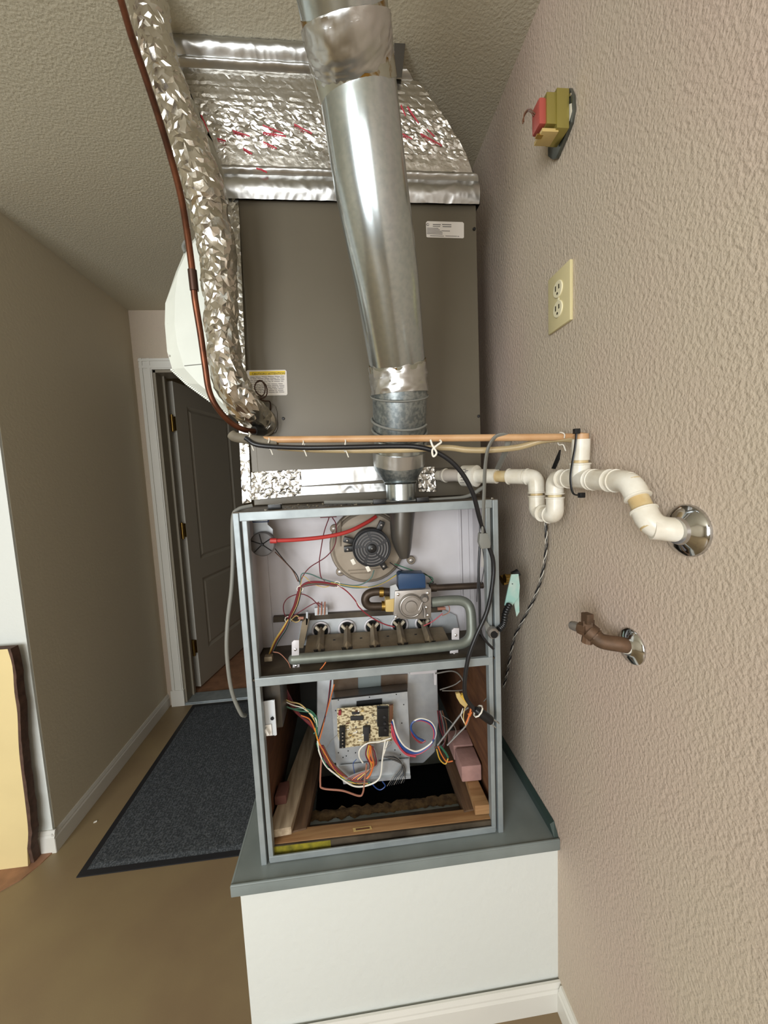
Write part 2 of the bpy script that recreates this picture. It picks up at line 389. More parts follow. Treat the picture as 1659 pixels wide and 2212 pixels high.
for z in (1.71, 1.05, .29):
    h = MB(); hc = Vector((DX0+.02, BY+.135, z))
    h.cyl(hc-Z_*.05, hc+Z_*.05, .009, n=12); h.box((DX0+.010, BY+.085, z-.043), (DX0+.0145, BY+.135, z+.043))
    dbox(h, -.0045, -.002, -.034, 0.0, z-.043, z+.043)
    for k in (-1, 1): h.ball(hc+Z_*.048*k, .006, 6)
    hg = h.build('hinge', 'brass', dr)
    for zz in (-.028, 0, .028):
        MB().lathe(dpt(-.0045, -.017+.008*(1 if zz else -1), z+zz), -ddir, [(0, .004), (.0015, .003)], 10).build('screw', 'brass', hg)

# baseboards
def bboard(name, a, b, n, h, mt):
    a = Vector(a); b = Vector(b); n = Vector(n)
    prof = [(0, 0), (.012, 0), (.012, h*.72), (.009, h*.8), (.009, h*.86), (.005, h), (0, h)]
    return MB().loft([[q+n*x+Z_*z for x, z in prof] for q in (a, b)]).build(name, mt, smooth=False)
struct(bboard('baseboard_left', (LX, LY-.0105, 0), (LX, BY, 0), (1, 0, 0), .075, 'base'))
struct(bboard('baseboard_end', (LX+.0108, LY, 0), (-3.5, LY, 0), (0, -1, 0), .085, 'trim'))
struct(bboard('baseboard_right', (WX, -1.95, 0), (WX, PF-.012, 0), (-1, 0, 0), .072, 'trim'))
struct(bboard('baseboard_platform', (PLX+.012, PF, 0), (WX, PF, 0), (0, -1, 0), .072, 'trim'))

# ================================================================== PLATFORM (built-in return-air box)
BL = PLX+.012
pf = thing('furnace_platform', 'white drywall platform with grey-green cap carrying the open furnace', 'platform', (0.08, 1.2, 0))
body = MB()
body.box((BL, PF+.006, 0), (WX, PF+.09, ZP-.02)); body.box((BL, PF+.09, 0), (BL+.09, 1.66, ZP-.02)); body.box((WX-.02, PF+.09, 0), (WX, 1.66, ZP-.02)); body.box((BL, 1.6, 0), (WX, 1.70, ZP-.02))
body.build('platform_wall', 'white_wall', pf, smooth=False)
HX0, HX1, HY0, HY1 = -.142, .270, .925, 1.30
cp = MB()
cp.box((PLX, PF, ZP-.022), (WX, HY0, ZP)); cp.box((PLX, HY1, ZP-.022), (WX, 1.72, ZP)); cp.box((PLX, HY0, ZP-.022), (HX0, HY1, ZP)); cp.box((HX1, HY0, ZP-.022), (WX, HY1, ZP))
cp.build('platform_cap', 'cap', pf, smooth=False, label='grey-green enamelled cap')
fa = MB()
fa.box((PLX-.004, PF-.006, ZP-.026), (WX-.001, PF+.002, ZP+.0005)); fa.tube([(PLX-.003, PF-.004, ZP), (WX-.002, PF-.004, ZP)], .0032, 8)
fa.box((PLX-.004, PF, ZP-.026), (PLX+.001, 1.72, ZP+.0005))
fa.build('cap_edging', 'cap', pf, bevel=.001)
M['capdark'] = mat('dark_green_flashing', sl(54, 68, 64), .35)
MB().prism([(WX-.001, PF, ZP), (WX-.012, PF, ZP), (WX-.012, PF+.02, ZP+.018), (WX-.001, PF+.02, ZP+.024)], (0, .9, 0)).build('wall_flashing', 'capdark', pf, smooth=False, label='dark green upturned flashing')
MB().box((BL+.09, PF+.09, .001), (WX-.02, 1.6, .01)).build('chamber_floor', 'dark', pf, smooth=False, label='chamber floor coloured black for the dark inside the hole')  # black sheet stands in for the deep shade of the opening
# insulation edge of the opening
ins = MB()
def insf(u, v):
    x = HX0+(HX1-HX0)*u; a = 2*math.pi*v
    return Vector((x, HY0+.004+.014*math.cos(a)*(1+.9*noise.noise(Vector((x*60, a, 0)))), ZP+.001+.003*math.sin(a)*(1+.9*noise.noise(Vector((x*50, a, 3))))))
ins.grid(insf, 60, 10); M['fibre'] = mat('brown_fibre_insulation', sl(98, 78, 50), .95, col2=sl(62, 46, 28), vscale=60, bump=.8, bscale=150)
ins.build('insulation_edge', 'fibre', pf, label='ragged brown insulation at the opening')

# ================================================================== FURNACE
fn = thing('furnace', 'open gas furnace with doors removed, standing on the grey-green platform', 'furnace', (0.05, 1.1, ZP))
PB = 1.47
for s in (1, -1):
    e = XL if s > 0 else XR
    m_ = MB()
    m_.box((e, F, ZP), (e+s*.0125, F+.028, FT-.002))
    m_.build('post', 'frame', fn, smooth=False, bevel=.0015)
    m_ = MB(); m_.box((e+s*.0125, F+.012, ZP), (e+s*.018, F+.028, FT-.004)); m_.build('post_groove', 'duct', fn, smooth=False, label='dark groove in the post')
    m_ = MB(); m_.box((e+s*.0175, F+.002, ZP+.005), (e+s*.028, F+.022, FT-.012)); m_.build('inner_post', 'frame', fn, smooth=False, bevel=.0015)
    MB().box((e, F+.028, ZP), (e+s*.0015, PB, FT-.002)).build('side_panel', 'duct', fn, smooth=False, label='dark painted side panel')
    MB().box((e+s*.0015, F+.028, .8830+.02), (e+s*.004, .985, FT-.004)).build('inner_side_panel', 'vest', fn, smooth=False)
    MB().box((e+s*.0015, F+.028, ZP+.001), (e+s*.014, PB-.01, .86)).build('side_liner', 'liner', fn, smooth=False, label='brown liner inside the lower compartment')
MB().box((XL, PB-.002, ZP), (XR, PB, FT)).build('rear_panel', 'duct', fn, smooth=False)
MB().box((XL+.013, F+.001, FT-.020), (XR-.013, F+.022, FT-.001)).build('top_rail', 'frame', fn, smooth=False, bevel=.0015)
tp = MB(); tp.box((XL, F+.002, FT-.003), (XR, PB, FT)); tp.build('top_panel', 'shelf', fn, smooth=False, label='grimy grey top panel')
MB().box((XL+.019, F+.001, ZP+.002), (XR-.019, F+.005, ZP+.018)).build('bottom_rail', 'frame', fn, smooth=False, bevel=.0015)
MB().box((XL+.019, F, .8830), (XR-.019, F+.004, .9010)).box((XL+.019, F, .8990), (XR-.019, F+.010, .9018)).build('middle_rail', 'frame', fn, smooth=False, bevel=.001)
MB().box((XL+.003, F+.004, .8950), (XR-.003, .99, .8990)).build('burner_shelf', 'shelf', fn, smooth=False, label='dusty brown burner shelf')
vp = MB(); vp.box((XL+.002, .985, .899), (XR-.002, .99, FT-.004)); vp.box((.292, .979, 1.0), (.297, .985, FT-.01)); vp.box((.300, .981, .92), (.318, .985, FT-.01))
vp.box((XL+.004, .979, .90), (XL+.03, .985, FT-.01))
vp.build('vestibule_panel', 'vest', fn, smooth=False)
# corner screws, black blocks along the top
for px, py in ((1063, 1076), (573, 1090)):
    p = P(px, py, F+.01); MB().lathe((p.x, p.y, FT-.001), Z_, [(0, .004), (.003, .003), (.004, .001)], 10).build('screw', 'chrome', fn)
for px, y in ((593, .86), (820, .845), (913, .845)):
    p = P(px, 1085, y); MB().box((p.x-.014, y-.006, FT), (p.x+.014, y+.012, FT+.010)).build('rubber_block', 'black', fn, bevel=.001, label='small black block on the top edge')
gr = MB()
for i in range(60):
    x = random.uniform(-.15, .1); y = random.uniform(.84, .95); r = random.uniform(.001, .003); gr.ball((x, y, FT+r*.4), r, 4)
gr.build('debris', 'greyinsul', fn, kind='stuff')

# --- inducer
IC = P(800, 1178, .985); IR = .098
ind = MB()
ring = []
for k in range(40):
    a = 2*math.pi*k/40; rr = IR*(1+.05*math.cos(a-2.6)); ring.append((math.cos(a)*rr, math.sin(a)*rr))
IC2 = IC+Vector((-.004, 0, 0))
ind.loft([[Vector((IC2.x+x*sc, y, min(IC2.z+z*sc, FT-.006))) for x, z in ring] for sc, y in ((1.0, .985), (1.0, .972), (.965, .966), (.93, .966), (.92, .955), (.86, .950), (.3, .949))])
hs = ind.build('inducer_housing', 'housing', fn)
for px, py in ((722, 1142), (848, 1210), (888, 1210), (735, 1235)):
    p = P(px, py, .975); MB().lathe(p+Vector((0, .01, 0)), -Y_, [(0, .011), (.012, .011), (.014, .009)], 20).build('mounting_lug', 'housing', hs)
    MB().lathe(p+Vector((0, -.004, 0)), -Y_, [(0, .006), (.003, .0055), (.004, .003)], 12).build('screw', 'cast', hs)
for a, b in (((752, 1232), (840, 1225)), ((756, 1238), (800, 1236)), ((736, 1125), (736, 1180))):
    MB().tube([P(*a, .951), P(*b, .951)], .0025, 6).build('rib', 'housing', hs)
MC = P(802, 1181, .92); MR = .0445
mo = MB(); mo.lathe((MC.x, .950, MC.z), -Y_, [(0, MR*1.02), (.02, MR*1.04), (.024, MR), (.045, MR*.97), (.050, MR*.93), (.051, MR*.3)], 40)
mo.build('inducer_motor', 'motor', fn, label='dark round inducer motor'); mo_ = bpy.data.objects['inducer_motor']
for r in (.018, .025, .032, .0385):
    for q in range(5):
        a0 = q*2*math.pi/5+.35+r*6; a1 = a0+2*math.pi/5-.22
        pts = [(MC.x+math.cos(a0+(a1-a0)*k/8)*r, .8975, MC.z+math.sin(a0+(a1-a0)*k/8)*r) for k in range(9)]
        MB().tube(pts, .0018, 6).build('vent_ring', 'pswitch', mo_)
for r in (.0445,):
    MB().tube([(MC.x+math.cos(a*math.pi/20)*r, .903, MC.z+math.sin(a*math.pi/20)*r) for a in range(40)], .0025, 6, closed=True).build('cage_rim', 'motor', mo_)
MB().lathe((MC.x, .90, MC.z), -Y_, [(0, .011), (.004, .011), (.006, .008)], 20).build('shaft_cap', 'black', mo_)
MB().ball((MC.x, .8935, MC.z), .0022, 6).build('shaft_tip', 'chrome', mo_)
for px, py in ((823, 1133), (750, 1166), (828, 1221), (751, 1185)):
    p = P(px, py, .925); d = (p-Vector((MC.x, p.y, MC.z))).normalized()
    MB().obox(p-d*.006, d, Y_, d.cross(Y_), .015, .010, .007).build('motor_ear', 'black', mo_, bevel=.002)
    MB().ball(p+Vector((0, -.011, 0)), .0042, 6).build('screw', 'cast', mo_)
for px, py in ((763, 1213), (795, 1228)):
    MB().obox(P(px, py, .905), (.9, 0, .4), Y_, (-.4, 0, .9), .0045, .004, .007).build('connector', 'w_white', mo_, bevel=.0008, label='white push-on connector')
# outlet
ot = MB()
st = [(868, 1075, 31), (869, 1100, 31), (868, 1130, 29), (868, 1160, 26), (871, 1185, 20), (874, 1205, 12)]
pts = catmull([P(a, b, .905+.0*i) for i, (a, b, c) in enumerate(st)], 5); rr = interp([c*.905/FPX for a, b, c in st], 5)
ot.tube(pts, rr, 28, flat=(1, .9)); ot.build('inducer_outlet', 'duct', fn, label='dark grey tapering exhaust outlet')
# limit switch
p = P(710, 1113, .95); MB().box((p.x-.02, .93, p.z-.004), (p.x+.02, .985, p.z+.008)).build('limit_switch', 'w_maroon', fn, bevel=.001, label='dark red limit switch')

# --- pressure switch on bracket
br = MB()
br.prism([P(a, b, .905) for a, b in ((546, 1122), (577, 1120), (578, 1133), (589, 1143), (590, 1170), (548, 1175))], (0, .003, 0))
bo = br.build('switch_bracket', 'galv', fn, smooth=False)
fr = MB()
for a, b in (((546, 1119), (580, 1118)), ((546, 1128), (580, 1127)), ((546, 1119), (546, 1128)), ((580, 1118), (580, 1127))): fr.tube([P(*a, .903), P(*b, .903)], .0009, 4)
fr.build('label_frame', 'w_blue', bo)
pc = P(565, 1177, .875)
sw = MB().lathe((pc.x, .905, pc.z), -Y_, [(0, .027), (.012, .0285), (.020, .0285), (.023, .026), (.024, .02)], 36).build('pressure_switch', 'pswitch', fn, label='round grey pressure switch')
for a in (.55, 1.75, 2.75, 3.9, 5.6):
    MB().tube([(pc.x+math.cos(a)*.004, .8805, pc.z+math.sin(a)*.004), (pc.x+math.cos(a)*.025, .8805, pc.z+math.sin(a)*.025)], .0013, 6).build('rib', 'black', sw)
MB().lathe((pc.x, .881, pc.z), -Y_, [(0, .004), (.004, .003)], 12).build('hub', 'black', sw)
MB().tube(catmull(PP([(588, 1168, .88), (640, 1166, .89), (700, 1160, .90), (750, 1149, .91), (790, 1130, .93), (812, 1116, .945)])), .0048, 12).build('pressure_tube', 'redtube', fn, label='red rubber pressure tube')
MB().cyl(P(584, 1168, .88), P(598, 1168, .88), .0062, n=12).build('tube_nipple', 'redtube', fn)

# --- gas valve
gv = MB()
gv.prism(PP([(853, 1277), (932, 1272), (932, 1334), (925, 1338), (866, 1338), (850, 1330)], .880), (0, .05, 0))
gvo = gv.build('gas_valve', 'cast', fn, bevel=.003, label='cast metal gas valve with round cover')
c = P(887, 1308, .88); rv = .030
MB().lathe(c, -Y_, [(0, rv), (.004, rv), (.007, rv*.9), (.0075, rv*.5), (.011, rv*.45), (.0115, rv*.2)], 32).build('regulator_cover', 'cast', gvo)
MB().tube([c+Vector((math.cos(a*.2)*rv*.85, -.008, math.sin(a*.2)*rv*.85)) for a in range(3, 28)], .0022, 8).build('cover_ridge', 'cast', gvo)
MB().lathe(P(916, 1292, .88), -Y_, [(0, .011), (.006, .010), (.012, .006)], 20).build('pilot_adjuster', 'cast', gvo)
MB().tube(PP([(905, 1318), (912, 1300), (918, 1318), (918, 1333)], .875), .003, 8).build('cover_ridge', 'cast', gvo)
for px, py in ((860, 1284), (924, 1281), (924, 1329), (855, 1333), (921, 1312)):
    MB().lathe(P(px, py, .879), -Y_, [(0, .0038), (.003, .0035), (.004, .001)], 10).build('screw', 'chrome', gvo)
MB().prism(PP([(860, 1243), (865, 1239), (915, 1239), (919, 1244), (920, 1274), (861, 1279)], .893), (0, .035, 0)).build('solenoid', 'blue', gvo, bevel=.002, label='blue solenoid housing')
MB().prism(PP([(843, 1266), (855, 1262), (862, 1276), (862, 1284), (852, 1284), (852, 1300), (843, 1296)], .888), (0, .012, 0)).build('valve_bracket', 'galv', gvo, smooth=False)
MB().prism(PP([(833, 1296), (853, 1293), (853, 1322), (833, 1322)], .886), (0, .03, 0)).build('inlet_block', 'w_tan', gvo, bevel=.002)
MB().tube(catmull(PP([(842, 1279), (812, 1278), (794, 1284), (789, 1297), (798, 1309), (826, 1310)], .915), 8), .0105, 18).build('u_bend', 'iron', gvo, label='dark iron return bend')
for (a, b) in (((819, 1279), (828, 1279)), ((824, 1309), (834, 1309))): MB().cyl(P(*a, .912), P(*b, .912), .0125, n=14).build('brass_nut', 'brass', gvo)
gp = MB().cyl(P(928, 1270, .915), P(1048, 1264, .915), .0082, n=20); gp.cyl(P(928, 1270, .915), P(942, 1269, .915), .0105, n=20)
gp.build('gas_pipe', 'iron', fn, label='black iron gas pipe')
MB().cyl(P(1046, 1264, .915), P(1056, 1264, .915), .0125, n=8).build('pipe_nut', 'brass', fn)
# manifold
mp = catmull(PP([(634, 1424, .865), (700, 1419, .865), (800, 1411, .865), (900, 1402, .865), (975, 1394, .865), (1003, 1388, .866), (1017, 1372, .868), (1018, 1340, .875), (1014, 1312, .885), (1000, 1299, .89), (975, 1297, .892), (932, 1301, .895)]), 8)
mf = MB().tube(mp, .0122, 22).build('gas_manifold', 'manifold', fn, label='grey-green gas manifold pipe')
MB().ball(mp[0], .0122, 8).build('end_cap', 'manifold', mf)
# burner rack
br = MB()
bk0, bk1 = P(664, 1373, .955), P(956, 1354, .955); ft0, ft1 = P(658, 1410, .885), P(972, 1388, .885)
br.hexa([ft0-Z_*.004, ft1-Z_*.004, bk1-Z_*.004, bk0-Z_*.004, ft0, ft1, bk1, bk0])
br.hexa([ft0+Vector((0, -.001, -.03)), ft1+Vector((0, -.001, -.03)), ft1+Vector((0, .001, -.03)), ft0+Vector((0, .001, -.03)), ft0+Vector((0, -.001, 0)), ft1+Vector((0, -.001, 0)), ft1+Vector((0, .001, 0)), ft0+Vector((0, .001, 0))])
rack = br.build('burner_rack', 'burner', fn, smooth=False, label='dusty burner rack with five burners')
for i, (xf, yf, xb, yb) in enumerate(((690, 1410, 694, 1362), (750, 1405, 750, 1359), (810, 1401, 806, 1355), (870, 1396, 862, 1351), (929, 1392, 915, 1348))):
    a = P(xf, yf-3, .886); b = P(xb, yb, .957)
    q = MB(); w1, w2, h = .010, .008, .011
    q.loft([[a-X_*w1, a+Z_*h*.3-X_*.0, a+X_*w1], [(a*.8+b*.2)-X_*w1, (a*.8+b*.2)+Z_*h, (a*.8+b*.2)+X_*w1], [b-X_*w2, b+Z_*h, b+X_*w2]])
    bo_ = q.build('burner', 'burner', rack, smooth=False)
    for s in (-1, 1):
        MB().obox(b+X_*s*.009+Z_*.006, (1, 0, s*-.9), Y_, (s*.9, 0, 1), .0032, .005, .0075).build('burner_horn', 'horn', rack, bevel=.001)
        for k in range(3):
            MB().obox(a+X_*s*(.004+.0035*k)+Vector((0, -.0015, .0015)), (s*.35, 0, 1), Y_, (1, 0, -s*.35), .0045, .0015, .0009).build('air_slot', 'dark', rack)
for px, py in ((722, 1384), (780, 1380), (838, 1376), (898, 1372)):
    MB().obox(P(px, py, .918)+Z_*.002, X_, Y_, Z_, .003, .0012, .0008).build('rivet', 'dark', rack)
# tube openings behind burners
sh = MB(); sh.prism(PP([(652, 1338), (658, 1330), (955, 1316), (985, 1330), (1000, 1400), (640, 1400)], .975), (0, .008, 0)); sho = sh.build('burner_shield', 'galv', fn, smooth=False)
MB().prism(PP([(590, 1333), (955, 1312), (955, 1322), (590, 1345)], .970), (0, .012, 0)).build('cross_rail', 'shelf', fn, smooth=False)
for px, py in ((693, 1362), (750, 1358), (806, 1354), (863, 1350), (915, 1346)):
    c = P(px, py, .972)
    MB().tube([c+Vector((math.cos(a*math.pi/14)*.0215, 0, math.sin(a*math.pi/14)*.0215)) for a in range(28)], .003, 8, closed=True).build('tube_collar', 'vest', sho)
    MB().lathe(c+Y_*.002, -Y_, [(0, .0205), (.001, .0205)], 28).build('tube_opening', 'dark', sho, label='black burner tube opening')
# brackets
for i, (x0, y0, x1, y1) in enumerate(((630, 1383, 646, 1418), (976, 1357, 992, 1382), (632, 1428, 647, 1443), (972, 1403, 990, 1418))):
    b = MB(); b.prism([P(x0, y1, .86), P(x1, y1, .86), P(x1, y0, .86), P(x0+5, y0, .86), P(x0, y0+5, .86)], (0, .004, 0)); bb = b.build('manifold_bracket', 'vest', fn, bevel=.0008)
    MB().lathe(P((x0+x1)/2, (y0+y1)/2+2, .86), -Y_, [(0, .0035), (.003, .003), (.004, .001)], 10).build('screw', 'chrome', bb)
MB().prism(PP([(652, 1345), (662, 1335), (668, 1338), (655, 1400), (643, 1400)], .93), (0, .03, 0)).build('rack_side', 'burner', fn, smooth=False)
# sensors
MB().cyl(P(644, 1335, .93), P(656, 1335, .93), .0035, n=10).build('sensor', 'w_copper', fn); MB().prism(PP([(661, 1322), (665, 1322), (665, 1350), (661, 1350)], .93), (0, .012, 0)).build('sensor_plate', 'galv', fn, smooth=False)
MB().cyl(P(945, 1315, .92), P(962, 1314, .92), .004, n=10).build('sensor', 'w_copper', fn)
ig = MB(); ig.box(P(680, 1330, .95), P(708, 1308, .965)); igo = ig.build('igniter_bracket', 'galv', fn, smooth=False, bevel=.001)
for px in (687, 694, 701): MB().cyl(P(px, 1328, .945), P(px+1, 1300, .945), .0018, n=8).build('igniter_prong', 'w_copper', igo)
MB().box(P(571, 1430, .86), P(590, 1412, .875)).build('plug_block', 'burner', fn, bevel=.001)
MB().prism(PP([(1040, 1180), (1052, 1180), (1052, 1225), (1040, 1225)], .86), (0, .002, 0)).build('rating_sticker', 'paper', fn, smooth=False)

# --- wires
def wire(pts, mt, r=.0013, Y=.93, parent=None, name='wire', n=6):
    return MB().tube(catmull(PP(pts, Y), 7), r, n).build(name, mt, parent or fn, label={'w_red': 'red wire', 'w_maroon': 'dark red wire', 'w_yellow': 'yellow wire', 'w_orange': 'orange wire', 'w_white': 'white wire', 'w_green': 'green wire', 'w_blue': 'blue wire', 'w_black': 'black wire', 'w_brown': 'brown wire', 'w_grey': 'grey wire', 'w_pink': 'pinkish red wire', 'w_teal': 'grey-green wire', 'w_tan': 'tan wire', 'w_copper': 'copper-coloured wire'}[mt])
wire([(594, 1185), (618, 1215), (640, 1240), (647, 1258)], 'w_black')
wire([(594, 1192), (614, 1212), (632, 1232), (644, 1256)], 'w_brown')
wire([(711, 1118), (700, 1150), (692, 1195), (690, 1215), (693, 1245), (702, 1255)], 'w_maroon', .0014)
wire([(718, 1118), (726, 1135), (724, 1175), (705, 1202), (670, 1225), (654, 1245), (648, 1262)], 'w_maroon', .0014)
wire([(648, 1262), (652, 1240), (670, 1240), (700, 1252), (740, 1262), (775, 1264), (800, 1250), (808, 1232)], 'w_teal', .0016)
wire([(648, 1270), (655, 1245), (675, 1260), (700, 1268), (720, 1262)], 'w_tan')
wire([(715, 1258), (760, 1266), (800, 1268), (830, 1258), (860, 1240)], 'w_yellow', .0015)
wire([(715, 1260), (770, 1270), (820, 1262), (860, 1238)], 'w_teal', .0014)
wire([(852, 1218), (880, 1228), (925, 1244), (935, 1252), (925, 1262)], 'w_green', .0014)
wire([(842, 1215), (870, 1232), (915, 1238), (936, 1258), (922, 1260)], 'w_black', .0013)
for i in range(6):
    wire([(646+random.uniform(-2, 2), 1272), (662, 1258+i*1.5), (690, 1256+i*1.3), (728, 1262+i)], ('w_maroon', 'w_red', 'w_maroon', 'w_brown', 'w_teal', 'w_maroon')[i], .0016)
    wire([(646+i*1.2, 1268), (640+i*1.5, 1290), (634+i*1.5, 1310), (622+i*1.2, 1336)], ('w_maroon', 'w_red', 'w_brown', 'w_maroon', 'w_tan', 'w_black')[i], .0017)
    wire([(622+i, 1338), (608+i*2, 1360), (592+i*2, 1385), (580+i*1.5, 1415)], ('w_tan', 'w_yellow', 'w_brown', 'w_maroon', 'w_teal', 'w_black')[i], .0012, .90)
wire([(622, 1336), (614, 1325), (613, 1305), (625, 1290), (650, 1283), (672, 1292), (690, 1310)], 'w_maroon')
wire([(628, 1335), (650, 1320), (680, 1303), (696, 1306)], 'w_maroon')
wire([(730, 1262), (752, 1280), (770, 1300), (785, 1312), (812, 1316)], 'w_white', .0013)
wire([(728, 1262), (750, 1278), (768, 1298), (776, 1312), (800, 1332), (830, 1348), (852, 1354)], 'w_red', .0016)
wire([(628, 1340), (640, 1330), (648, 1338), (640, 1344), (630, 1340)], 'w_tan')
wire([(590, 1408), (605, 1412), (622, 1430), (628, 1445)], 'w_copper', .001, .86)
wire([(704, 1430), (697, 1440), (688, 1450)], 'w_orange', .0012, .84)
wire([(950, 1312), (968, 1308), (970, 1322), (955, 1330)], 'w_copper')
wire([(956, 1325), (935, 1342), (915, 1352)], 'w_pink')
wire([(1036, 1130), (1035, 1200), (1032, 1250), (1030, 1300)], 'w_black', .0012, .85)
wire([(1042, 1180), (1046, 1220), (1040, 1260)], 'w_black', .0010, .84)
for p0 in ((728, 1262), (648, 1272), (622, 1338)):
    c = P(*p0, .93); MB().tube([c+Vector((math.cos(a*.785)*.0075, 0, math.sin(a*.785)*.0075)) for a in range(8)], .0014, 5, closed=True).build('cable_tie', 'w_white', fn)

# --- blower and control section
BYB = 1.03
bh = MB()
bh.prism(PP([(684, 1455), (945, 1445), (948, 1560), (940, 1625), (915, 1650), (700, 1650), (684, 1580)], BYB), (0, .25, 0))
bho = bh.build('blower_housing', 'galv', fn, bevel=.006)
MB().prism(PP([(774, 1462), (822, 1458), (822, 1500), (774, 1502)], BYB-.001), (0, -.002, 0)).build('blower_slot', 'cap', bho, smooth=False, label='dark green-grey recess')
M['rustygalv'] = mat('heat_stained_steel', sl(150, 136, 122), .4, .7, col2=sl(118, 96, 76), vscale=12)
MB().prism(PP([(720, 1462), (773, 1460), (773, 1497), (720, 1500)], BYB-.001), (0, -.004, 0)).build('heat_stained_plate', 'rustygalv', bho, smooth=False)
MB().prism(PP([(823, 1458), (880, 1455), (880, 1485), (823, 1487)], BYB-.001), (0, -.004, 0)).build('heat_stained_plate', 'rustygalv', bho, smooth=False)
MB().prism(PP([(886, 1448), (944, 1444), (944, 1454), (886, 1458)], .95), (0, .02, 0)).prism(PP([(937, 1453), (944, 1453), (943, 1480), (938, 1480)], .95), (0, .02, 0)).build('blower_rail', 'vest', fn, smooth=False, bevel=.001)
pl_ = MB()
pl_.prism(PP([(716, 1512), (880, 1494), (886, 1625), (884, 1664), (728, 1668), (722, 1600)], .965), (0, .003, 0))
plo = pl_.build('control_plate', 'galv', fn, smooth=False, label='grey steel control plate')
MB().hexa([P(716, 1512, .965), P(880, 1494, .965), P(880, 1480, 1.02), P(716, 1498, 1.02)]+[P(716, 1508, .965), P(880, 1490, .965), P(880, 1476, 1.02), P(716, 1494, 1.02)]).build('plate_lip', 'black', plo, smooth=False, label='dark top lip')
MB().prism(PP([(770, 1515), (825, 1509), (825, 1522), (770, 1526)], .963), (0, -.001, 0)).build('plate_slot', 'dark', plo, smooth=False)
MB().prism(PP([(732, 1655), (884, 1640), (887, 1682), (742, 1694)], .955), (0, .004, 0)).prism(PP([(742, 1694), (887, 1682), (887, 1676), (742, 1688)], .945), (0, .012, 0)).build('plate_foot', 'galv', plo, smooth=False)
for px, py in ((731, 1512), (798, 1506), (856, 1500), (725, 1535), (868, 1562), (872, 1522), (731, 1626), (741, 1636), (752, 1622), (748, 1633), (768, 1626), (853, 1620), (865, 1630), (849, 1645)):
    MB().lathe(P(px, py, .9645), -Y_, [(0, .0016), (.0006, .0016)], 8).build('screw_hole', 'dark', plo)
cb = MB().prism(PP([(728, 1531), (850, 1521), (848, 1600), (785, 1610), (738, 1616), (729, 1590)], .945), (0, .0025, 0)).build('circuit_board', 'board', fn, smooth=False, label='cream circuit board with dark components')
def comp(name, x0, y0, x1, y1, h, mt, **k):
    return MB().prism(PP([(x0, y1), (x1, y1-1), (x1, y0-1), (x0, y0)], .945-h), (0, h, 0)).build(name, mt, cb, bevel=.0006, **k)
for a in ((760, 1539, 776, 1544), (757, 1548, 785, 1557), (784, 1570, 800, 1586)): comp('chip', *a, .004, 'motor')
comp('relay', 815, 1531, 839, 1570, .014, 'black'); comp('relay', 818, 1568, 840, 1592, .012, 'black')
comp('relay', 786, 1572, 797, 1602, .010, 'motor'); comp('connector_strip', 841, 1524, 849, 1562, .008, 'w_brown'); comp('fuse', 731, 1536, 737, 1546, .006, 'w_red')
comp('terminal_strip', 733, 1572, 746, 1617, .010, 'black')
for k in range(5):
    MB().lathe(P(740, 1583+k*7.6, .933), -Y_, [(0, .0024), (.002, .002)], 8).build('terminal_screw', 'chrome', cb)
random.seed(3)
for k in range(34):
    x = random.uniform(745, 838); y = random.uniform(1534, 1602)
    if 812 < x or (x > 783 and y > 1568): continue
    w_, h_ = random.choice(((5, 1.6), (2, 5), (3, 3), (7, 2)))
    comp('resistor', x, y, x+w_, y+h_, .003, random.choice(('w_brown', 'w_tan', 'motor', 'w_white', 'w_grey')))
for k in range(3): MB().lathe(P(830+k*1, 1548+k*14, .931), -Y_, [(0, .004), (.003, .0035)], 10).build('relay_pin', 'motor', cb)

W = lambda pts, mt, r=.0017, Y=.93: wire(pts, mt, r, Y)
# left harness
for i, c in enumerate(('w_maroon', 'w_brown', 'w_red', 'w_maroon', 'w_maroon')):
    W([(598+i*4, 1476), (612+i*3, 1500), (640+i*2, 1540+i), (672, 1562+i*1.5), (682, 1578)], c, .0022, .95)
W([(598, 1500), (625, 1515), (650, 1522), (672, 1545), (684, 1565)], 'w_tan'); W([(598, 1506), (630, 1522), (655, 1530), (680, 1550), (686, 1570)], 'w_white')
W([(598, 1515), (630, 1530), (665, 1532), (684, 1550), (685, 1575), (678, 1585)], 'w_green'); W([(600, 1520), (640, 1534), (672, 1540), (682, 1560), (686, 1590)], 'w_green', .002)
W([(650, 1545), (670, 1555), (682, 1582), (690, 1605), (702, 1625), (722, 1662)], 'w_orange'); W([(680, 1572), (687, 1600), (700, 1625), (725, 1665), (760, 1690), (795, 1692)], 'w_yellow')
W([(686, 1600), (690, 1625), (705, 1655), (735, 1680), (765, 1698), (795, 1696), (820, 1680), (826, 1640), (832, 1600)], 'w_white', .0022)
W([(684, 1605), (694, 1635), (720, 1670), (760, 1688), (800, 1690)], 'w_green', .0018)
for i in range(5): W([(690+i*2, 1610), (705+i*3, 1645), (735+i*2, 1672), (770, 1684+i*2), (795, 1690)], ('w_maroon', 'w_brown', 'w_red', 'w_maroon', 'w_brown')[i], .0017)
W([(716, 1462), (712, 1500), (704, 1540), (692, 1580), (686, 1598)], 'w_black', .0015); W([(722, 1478), (712, 1515), (702, 1550), (695, 1580), (688, 1605)], 'w_orange', .0015); W([(714, 1470), (708, 1520), (700, 1560)], 'w_maroon', .0016)
W([(730, 1586), (715, 1600), (705, 1615), (700, 1625)], 'w_grey', .0008)
